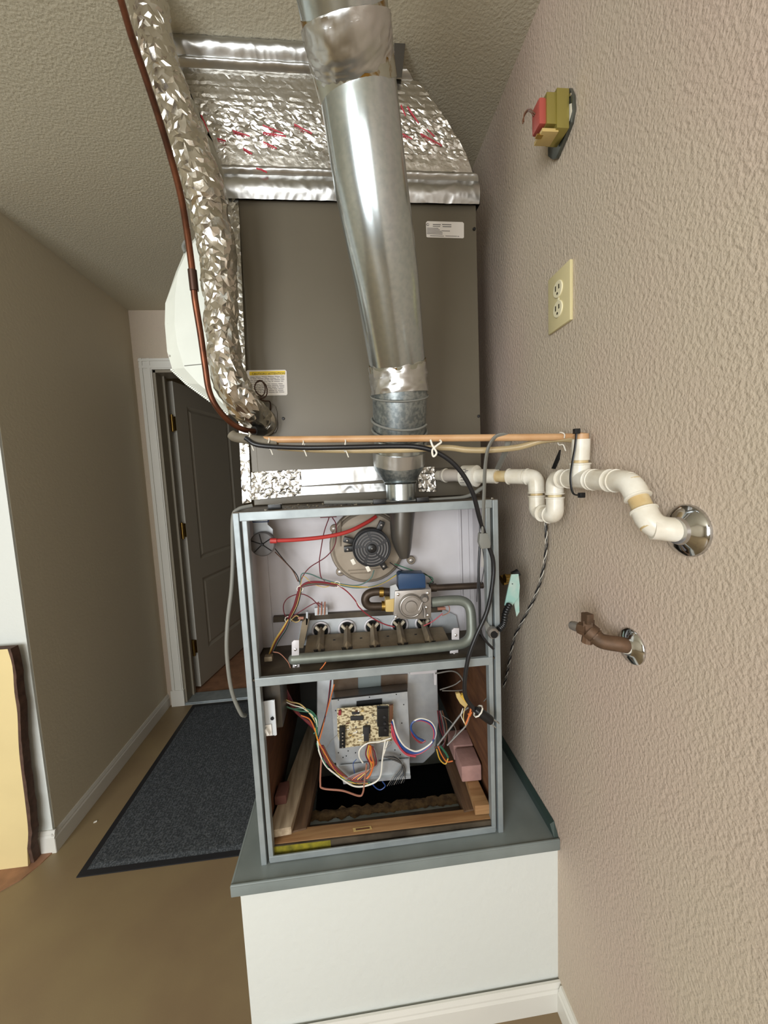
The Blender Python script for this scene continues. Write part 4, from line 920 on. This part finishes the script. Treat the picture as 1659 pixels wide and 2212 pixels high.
MB().tube([a+dd*.01+Vector((math.cos(k*.7)*.0, math.cos(k*.7)*.012, 0))+nn*math.sin(k*.7)*.014 for k in range(9)], .0018, 6, closed=True).build('white_tie', 'w_white', pc_)
# second, thinner black cable branching down at the right
c2_ = MB().tube(catmull([P(1038, 1150, .80), P(1034, 1230, .80), P(1036, 1290, .80), P(1038, 1360, .80), P(1050, 1385, .80), P(1066, 1402, .80)], 8), .0028, 8).build('thin_cable', 'blackcord', org=tuple(P(1038, 1200, .8)))
solo(c2_, 'thin black cable behind the main power cord, right side of furnace', 'cable')
# grey flat cord
gc = thing('grey_flat_cord', 'grey flat cord looped over the tan tube with a grey plug', 'cord', tuple(P(1048, 1165, .775)))
MB().tube(catmull([P(1075, 1012, .80), P(1092, 975, .74), P(1098, 950, .72), P(1086, 940, .71), P(1068, 946, .71), P(1054, 970, .71), P(1048, 1010, .73), P(1046, 1060, .75), P(1044, 1110, .765), P(1043, 1150, .775)], 9), .0062, 12, flat=(1, .45)).build('flat_cable', 'greycord', gc)
MB().prism(PP([(1037, 1152), (1054, 1152), (1060, 1170), (1060, 1184), (1040, 1186), (1035, 1172)], .770), (0, .014, 0)).build('cord_plug', 'greycord', gc, bevel=.002)
# grey cable lying on the top right and another down the left side of the furnace
gt = MB().tube(catmull([P(700, 1085, .87), P(860, 1083, .87), P(960, 1078, .87), P(1010, 1072, .87), P(1045, 1052, .87)], 8), .0045, 10)
for v in gt.v: v.z = max(v.z, FT+.0008) if v.z < FT+.004 else v.z
o = gt.build('grey_cable', 'greycord', org=tuple(P(900, 1085, .87))); solo(o, 'grey cable lying along the furnace top behind the front rail', 'cable')
o = MB().tube(catmull([P(545, 1092, .85), P(515, 1100, .84), P(503, 1120, .835), P(503, 1200, .835), P(500, 1270, .83), P(492, 1340, .825), P(490, 1410, .82), P(500, 1490, .825), P(520, 1540, .84), P(530, 1546, .855)], 9), .0042, 10).build('grey_cable', 'greycord', org=tuple(P(503, 1200, .83)))
solo(o, 'grey cable hanging down the left outside of the furnace', 'cable')
# white twist ties and hooks
for (x, y, s) in ((541, 948, .013), (582, 958, .012), (655, 962, .011), (745, 962, .013), (1212, 948, .012)):
    Y = .80-(x-560)/676*.11
    c = P(x, y, Y); a_ = [c+Vector((.002*math.sin(k*2), -s*.9*math.cos(k*.72), s*math.sin(k*.72))) for k in range(8)]
    tail = MB().tube(catmull(a_+[a_[-1]+Vector((.004, -.002, -.012))], 3), .0012, 6)
    o = tail.build('twist_tie', 'w_white', org=tuple(c)); 
    solo(o, {541: 'white twist tie around the grey foam sleeve', 582: 'white twist tie just right of the grey foam sleeve', 655: 'small white twist tie left of the middle of the tan tube', 745: 'white twist tie left of the flue pipe', 1212: 'white twist tie at the right end of the hose'}[x], 'twist tie', 'white twist ties on the tan tube')
o = MB().tube(catmull([P(930, 950, .730), P(934, 962, .728), P(943, 978, .728), P(936, 986, .73), P(934, 972, .73), P(944, 962, .725), P(953, 955, .725), P(948, 948, .735)], 6), .0020, 8).build('wire_hook', 'w_white', org=tuple(P(942, 968, .728)))
solo(o, 'white looped wire hook on the tan tube right of the flue', 'hook')

# ================================================================== CONDENSATE DRAIN (white PVC)
dn_ = thing('condensate_drain', 'white plastic drain pipes with trap leading to a chrome wall flange', 'drain pipe', tuple(PX(1198, 1120, .41)))
FR, PR = .0168, .0132
q0, q1, q2 = P(946, 1027, .995), P(985, 1027, .945), P(1005, 1028, .93)
e1 = PX(1158, 1030, .405); e2 = PX(1160, 1106, .405); e3 = PX(1199, 1114, .412); e4 = PX(1198, 1034, .412); te = PX(1252, 1035, .418); tu = PX(1255, 955, .418); e5 = PX(1362, 1040, .418); e6 = PX(1408, 1140, .418); e7 = Vector((WX-.004, PX(1486, 1150, WX).y, PX(1486, 1146, WX).z))
def fit(name, pts, r, mt='pvc', **k):
    return MB().tube(pts, r, 24).build(name, mt, dn_, **k)
def bend(a, c, b, l, l2, n=7):
    u = (a-c).normalized(); v = (b-c).normalized(); k0 = min(.019, l*.8, l2*.8); out = [c+u*l]
    for k in range(n+1):
        t = k/n; out.append(c+u*k0*(1-t)**2+v*k0*t**2)
    out.append(c+v*l2); return out
def lip(c, d, r=FR):
    d = d.normalized(); MB().tube([c-d*.0018, c-d*.001, c+d*.001, c+d*.0018], [r, r+.0016, r+.0016, r], 24).build('fitting_rim', 'pvc', dn_)
def elbow(a, c, b, l=.030, l2=None):
    l2 = l2 or l
    fit('elbow', bend(a, c, b, l, l2), FR); lip(c+(a-c).normalized()*l, a-c); lip(c+(b-c).normalized()*l2, b-c)
fit('pipe', [q0, q1], PR, 'pvc'); M['clearpvc'] = mat('clear_plastic', sl(190, 180, 168), .15, var=.1, vscale=20)
fit('clear_elbow', [q0*.7+q1*.3, q0*.45+q1*.55, q1, q2], [FR*.98, FR*.98, FR*.9, FR*1.05], 'clearpvc', label='translucent elbow at the cabinet'); lip(q0*.55+q1*.45, q1-q0)
d1 = (e1-q2).normalized()
u0 = q2
cupo = MB().tube([u0-d1*.006, u0-d1*.004, u0+d1*.034, u0+d1*.036], [.021, .0265, .0265, .021], 28).build('overflow_cup', 'pvc', dn_, label='white fitting with printed scale')
for k, (px, py, w_) in enumerate(((1001, 1013, 5), (1005, 1016, 8), (1000, 1019, 7), (995, 1030, 9), (1007, 1028, 8), (996, 1036, 6), (1008, 1034, 7), (994, 1042, 9), (1008, 1040, 8))):
    MB().prism(PP([(px, py+1.6), (px+w_, py+1.6), (px+w_, py), (px, py)], .896), (0, .003, 0)).build('print_mark', 'print', cupo, smooth=False)
a1 = u0+d1*.036; L1 = (e1-a1).length
fit('coupling', [a1, a1+d1*(L1*.36)], FR*1.02); fit('pipe', [a1+d1*(L1*.34), a1+d1*(L1*.62)], PR, 'pvcy', label='yellowed pipe'); fit('coupling', [a1+d1*(L1*.56), a1+d1*(L1*.82)], FR); lip(a1+d1*(L1*.57), d1)
fit('pipe', [a1+d1*(L1*.80), e1-d1*.012], PR*1.08)
elbow(a1, e1, e2, .020, .034); fit('pipe', [e1, e2], PR, 'pvcy'); elbow(e1, e2, e3, .034, .018); fit('pipe', [e2, e3], PR, 'pvc'); elbow(e2, e3, e4, .018, .036); fit('pipe', [e3, e4], PR, 'pvcy'); elbow(e3, e4, te, .030, .022)
dt = (e5-te).normalized()
fit('pipe', [e4, te, e5], PR*1.05, 'pvc')
fit('tee', [te-dt*.034, te+dt*.030], FR); MB().tube([te, te+(tu-te)*.42], FR, 24).build('tee_branch', 'pvc', dn_); lip(te-dt*.034, dt); lip(te+dt*.030, dt); lip(te+(tu-te)*.42, tu-te)
fit('pipe', [te+(tu-te)*.4, te+(tu-te)*.75], PR, 'pvcy', label='yellowed standpipe')
fit('standpipe', [te+(tu-te)*.52, tu+(tu-te)*.08], FR*.9)
cz_ = tu+(tu-te)*.12
MB().tube([cz_+Z_*.006, cz_-Z_*.004], .0125, 20).build('standpipe_cap', 'tanpole', dn_, label='tan reducer cap')
fit('coupling', [te+dt*.040, te+dt*.078], FR*1.02); lip(te+dt*.040, dt); lip(te+dt*.078, dt)
elbow(te, e5, e6, .032, .027); fit('pipe', [e5, e6], PR*1.05, 'pvcy', label='yellowed pipe'); elbow(e5, e6, e7, .027, .034); fit('pipe', [e6, e7], FR*.98)
es = MB().lathe((WX, e7.y, e7.z), -X_, [(0, .036), (.003, .036), (.006, .034), (.010, .026), (.014, .019), (.018, .0175)], 40).build('wall_flange', 'chrome', dn_, label='chrome wall flange')
# black cable tie around standpipe and hose
c = te*.5+tu*.5
path = [tu+Vector((-.016, -.012, .018)), tu+Vector((-.019, -.012, -.01)), c+Vector((-.022, -.012, 0)), te+Vector((-.026, -.014, .002)), te+Vector((-.021, -.014, -.024)), te+Vector((-.006, -.015, -.028))]
zt_ = thing('black_cable_tie', 'black cable tie strapping the hose end to the white tee', 'cable tie', tuple(te))
MB().tube(catmull(path, 6), .0028, 8, flat=(1, .5)).build('strap', 'black', zt_)
for p in (path[0], path[-1]): MB().obox(p, X_, Y_, Z_, .005, .004, .0045).build('tie_head', 'black', zt_, bevel=.001)
hz = MB().tube([P(1236, 943, .690), P(1262, 945, .68), tu+Z_*.004], .0088, 16).build('hose_elbow', 'tanpole', org=tuple(P(1250, 945, .68))); solo(hz, 'tan elbow joining the tan tube to the white standpipe', 'elbow')
# dark pointed shim behind the tee
o = MB().prism([PX(1191, 1012, WX-.004), PX(1200, 990, WX-.004), PX(1208, 972, WX-.004), PX(1206, 992, WX-.004), PX(1197, 1013, WX-.004)], (.0035, 0, 0)).build('tape_strip', 'black', org=(WX-.004, .80, 1.34), smooth=False); solo(o, 'black tape strip on the wall above the trap', 'tape')
# twisted thermostat wire on the wall
tw = thing('thermostat_wire', 'twisted black and white wire hanging down the beige wall', 'wire', tuple(PX(1175, 1130, WX-.01)))
base = catmull([PX(1178, 1125, WX-.012), PX(1180, 1180, WX-.012), PX(1171, 1240, WX-.012), PX(1155, 1290, WX-.01), PX(1132, 1335, WX-.01), PX(1112, 1375, WX-.01), PX(1102, 1420, WX-.01), PX(1095, 1455, WX-.01), PX(1088, 1485, WX-.012)], 16)
for s, mt0 in ((0, 'w_black'), (1, 'w_grey'), (2, 'w_white')):
    MB().tube([p+Vector((0, math.cos(i*.55+s*2.1)*.0026, 0))+Vector((math.sin(i*.55+s*2.1)*.0022, 0, 0)) for i, p in enumerate(base)], .0016 if s < 2 else .0008, 6).build('strand', mt0, tw)

# ================================================================== GAS CONNECTOR hanging at right of furnace
gx = thing('gas_connector', 'black flexible gas connector with pale teal tag at the furnace side', 'gas connector', tuple(P(1066, 1370, .80)))
MB().cyl(P(1084, 1254, .93), P(1096, 1250, .93), .014, n=8).cyl(P(1090, 1250, .90), P(1104, 1249, .90), .011, n=14).build('brass_fitting', 'brass', gx)
MB().cyl(P(1108, 1243, .86), P(1120, 1236, .86), .009, n=14).tube(catmull([P(1118, 1240, .86), P(1109, 1246, .86), P(1104, 1262, .855)], 5), .006, 10).build('connector_body', 'black', gx)
MB().prism([P(a, b, .85) for a, b in ((1105, 1241), (1120, 1240), (1123, 1265), (1121, 1290), (1112, 1300), (1105, 1312), (1090, 1308), (1098, 1270))], (0, .003, 0)).build('teal_tag', 'teal', gx, smooth=False)
MB().prism([P(a, b, .858) for a, b in ((1108, 1290), (1121, 1262), (1122, 1322), (1116, 1332))], (0, .002, 0)).build('teal_tag', 'teal', gx, smooth=False)
hp = catmull([P(1101, 1305, .845), P(1092, 1325, .835), P(1088, 1348, .82), P(1078, 1360, .81)], 12)
MB().tube(hp, [.0078 if i % 3 else .0064 for i in range(len(hp))], 14).build('flexible_hose', 'black', gx)
c = P(1066, 1369, .80); d = (P(1078, 1360, .82)-c).normalized()
MB().lathe(c, Vector((.1, .99, .1)), [(-.004, .0095), (0, .0125), (.012, .0125), (.02, .009)], 24).build('open_nut', 'cast', gx); MB().lathe(c+Vector((0, -.0045, 0)), -Y_, [(0, .0085), (.0006, .0085)], 20).build('nut_bore', 'dark', gx)
MB().prism(PP([(1042, 1335), (1048, 1338), (1062, 1358), (1058, 1372), (1050, 1362)], .812), (0, .002, 0)).build('clear_tag', 'greycord', gx, smooth=False)

# gas stub with shut-off valve on the wall
gs = thing('wall_gas_stub', 'rusty brown gas pipe stub with shut-off valve on the wall', 'gas valve', tuple(PX(1368, 1396, WX)))
ew = Vector((WX-.003, PX(1366, 1396, WX).y, PX(1366, 1396, WX).z))
g1 = PX(1340, 1392, .437); g2 = PX(1300, 1385, .415); g3 = PX(1272, 1362, .402); g4 = PX(1240, 1352, .392)
MB().lathe((WX, ew.y, ew.z), -X_, [(0, .0295), (.003, .0295), (.006, .027), (.009, .018), (.012, .014)], 36).build('wall_flange', 'chrome', gs, label='tarnished chrome flange')
MB().tube(catmull([ew, g1, g2, g3*.6+g2*.4], 8), .0125, 24).build('pipe_elbow', 'browniron', gs)
MB().tube([ew+(g1-ew)*.35, ew+(g1-ew)*.5], .0135, 24).build('thread_seal', 'w_white', gs)
MB().tube([g2*.45+g3*.55, g3], .0145, 18).tube([g3*.4+g2*.6, g3*.5+g2*.5], .0142, 8).tube([g3, g4*.6+g3*.4], [.013, .011], 8).build('valve_body', 'browniron', gs)
MB().tube([g3+Vector((0, 0, -.004)), g3+Vector((0, 0, .018))], .0105, 4).build('valve_stem', 'browniron', gs)
MB().obox(g3+Vector((-.003, .0, .022)), (0, 1, -.1), X_, Z_, .009, .006, .009).build('valve_handle', 'browniron', gs, bevel=.001)
MB().tube([g3, g3+Vector((-.004, 0, -.022))], .009, 8).build('valve_plug', 'browniron', gs)
MB().tube([g4*.6+g3*.4, g4, g4+(g4-g3).normalized()*.006], [.0085, .0085, .0072], 20).build('flare_end', 'cast', gs, label='silver threaded flare end')

# ================================================================== TRANSFORMER
tr = thing('wall_transformer', 'brass and red transformer on a grey steel plate high on the wall', 'transformer', tuple(PX(1215, 270, WX)))
def wpt(y, z, x): return Vector((WX-x, y, z))
MB().prism([PX(a, b, WX-.001) for a, b in ((1228, 196), (1238, 190), (1244, 205), (1245, 235), (1240, 265), (1226, 300), (1208, 342), (1200, 345), (1190, 338), (1190, 300), (1205, 235))], (-.007, 0, 0)).build('mounting_plate', 'steelplate', tr, bevel=.0015)
MB().prism([PX(a, b, WX-.0085) for a, b in ((1230, 225), (1235, 223), (1236, 240), (1230, 262))], (-.0004, 0, 0)).build('plate_slot', 'w_white', tr, smooth=False)
MB().lathe(PX(1233, 205, WX-.008), -X_, [(0, .003), (.002, .0025)], 10).build('screw', 'chrome', tr)
ya, yb = PX(1212, 270, WX-.02).y, PX(1212, 270, WX-.02).y
tc_ = PX(1203, 256, WX-.022)
yy, zz = Vector((0, 1, 0)), Vector((0, 0, 1))
MB().obox(tc_, X_, yy, zz, .012, .021, .034).build('laminate_core', 'transyel', tr, bevel=.001)
MB().obox(tc_+Vector((-.020, 0, .002)), X_, yy, zz, .010, .018, .027).build('laminate_core', 'transyel', tr, bevel=.001)
MB().obox(tc_+Vector((-.036, 0, 0)), X_, yy, zz, .007, .015, .023).build('coil_winding', 'transred', tr, bevel=.004)
MB().obox(tc_+Vector((-.022, 0, -.034)), X_, yy, zz, .016, .016, .003).build('terminal_board', 'w_tan', tr, bevel=.0006)
MB().obox(tc_+Vector((-.038, -.004, -.036)), X_, yy, zz, .006, .004, .0015).build('terminal_tab', 'brass', tr)
for k in (0, 1):
    c0 = tc_+Vector((-.043, .004*k, .006)); MB().tube(catmull([c0, c0+Vector((-.010, .004, .012)), c0+Vector((-.018, .008, .006-.004*k)), c0+Vector((-.018, .010, -.006))], 6), .0011, 6).build('lead_wire', 'w_brown', tr)

# ================================================================== OUTLET
oy0, oy1 = .733, .814; oz0, oz1 = HC+.289, HC+.402
ou = thing('wall_outlet', 'almond duplex outlet on the beige wall below the transformer', 'outlet', (WX, (oy0+oy1)/2, (oz0+oz1)/2))
MB().box((WX-.007, oy0, oz0), (WX, oy1, oz1)).build('cover_plate', 'almond', ou, bevel=.0022)
for k in (-1, 1):
    c = Vector((WX-.0068, (oy0+oy1)/2, (oz0+oz1)/2+k*.0195))
    f_ = MB().lathe(c, -X_, [(0, .0165), (.0018, .0165), (.0026, .0155)], 32).build('receptacle', 'almondlight', ou, label='pale round receptacle')
    for s, h in ((-1, .0042), (1, .0050)): MB().obox(c+Vector((-.0027, s*.0062, .003)), X_, Y_, Z_, .0005, .0016, h).build('blade_slot', 'printdark', f_)
    MB().lathe(c+Vector((-.0024, 0, -.0085)), -X_, [(0, .0026), (.0006, .0026)], 12).build('ground_slot', 'printdark', f_)
MB().lathe((WX-.0068, (oy0+oy1)/2, (oz0+oz1)/2), -X_, [(0, .0032), (.001, .0028)], 12).build('cover_screw', 'almondlight', ou)

# ================================================================== FLOOR MAT
mx0, mx1, my0, my1 = -1.000, -.33, 1.289, 2.29
fm = thing('floor_mat', 'charcoal ribbed carpet mat with black rubber border on the brown floor', 'mat', ((mx0+mx1)/2, (my0+my1)/2, 0))
MB().box((mx0, my0, 0), (mx1, my1, .004)).build('rubber_border', 'rubber', fm, bevel=.0015)
g = MB(); nx = 150
def carpet(u, v):
    x = mx0+.022+(mx1-mx0-.044)*u; y = my0+.022+(my1-my0-.04)*v
    e = min(u, 1-u, v, 1-v); h = .004+.004*min(1, e*60)+.0015*abs(math.sin(x*math.pi/.011))*min(1, e*60)+.0012*noise.noise(Vector((x*140, y*140, 0)))*min(1, e*60)
    return Vector((x, y, h))
g.grid(carpet, 240, 200); g.build('carpet_top', 'mat', fm, label='ribbed charcoal carpet')

# ================================================================== CREAM PANEL at left
pa = thing('leaning_panel', 'cream board with ragged brown edge and painted shadow standing against the white wall end', 'board', (-1.7, LY-.05, 0))
edge = [(58, 1848), (62, 1800), (56, 1745), (50, 1690), (44, 1640), (40, 1600), (36, 1540), (30, 1495), (26, 1440), (17, 1402)]
Yp = LY-.055
e3_ = catmull([P(a+random.uniform(-1.5, 1.5), b, Yp) for a, b in edge], 3)
zt2 = e3_[-1].z
poly = [Vector((-2.6, Yp, .004))]+[Vector((e3_[0].x, Yp, .004))]+e3_[1:]+[Vector((-2.6, Yp, zt2))]
MB().prism(poly, (0, .010, 0)).build('board_face', 'cream', pa, smooth=False)
random.seed(9)
for k_, p in enumerate(e3_): p.x += .012-.004*k_/len(e3_)+random.uniform(-.0015, .002)
poly = [Vector((-2.6, Yp+.011, .004))]+[Vector((e3_[0].x, Yp+.011, .004))]+e3_[1:]+[Vector((-2.6, Yp+.011, zt2+.008))]
MB().prism(poly, (0, .03, 0)).build('core_and_shadow', 'edge_shadow', pa, smooth=False, label='dark brown strip for the ragged core edge and its wall shadow')  # strip shape holds both the ragged edge and its shadow on the wall
# small paper scrap on the floor
p = PZ(206, 1775, .001); o = MB().obox(p, (1, .3, .2), (-.3, 1, 0), (0, 0, 1), .006, .003, .0012).build('paper_scrap', 'w_white', org=tuple(p), smooth=False); solo(o, 'tiny white scrap lying on the brown floor by the mat', 'scrap')
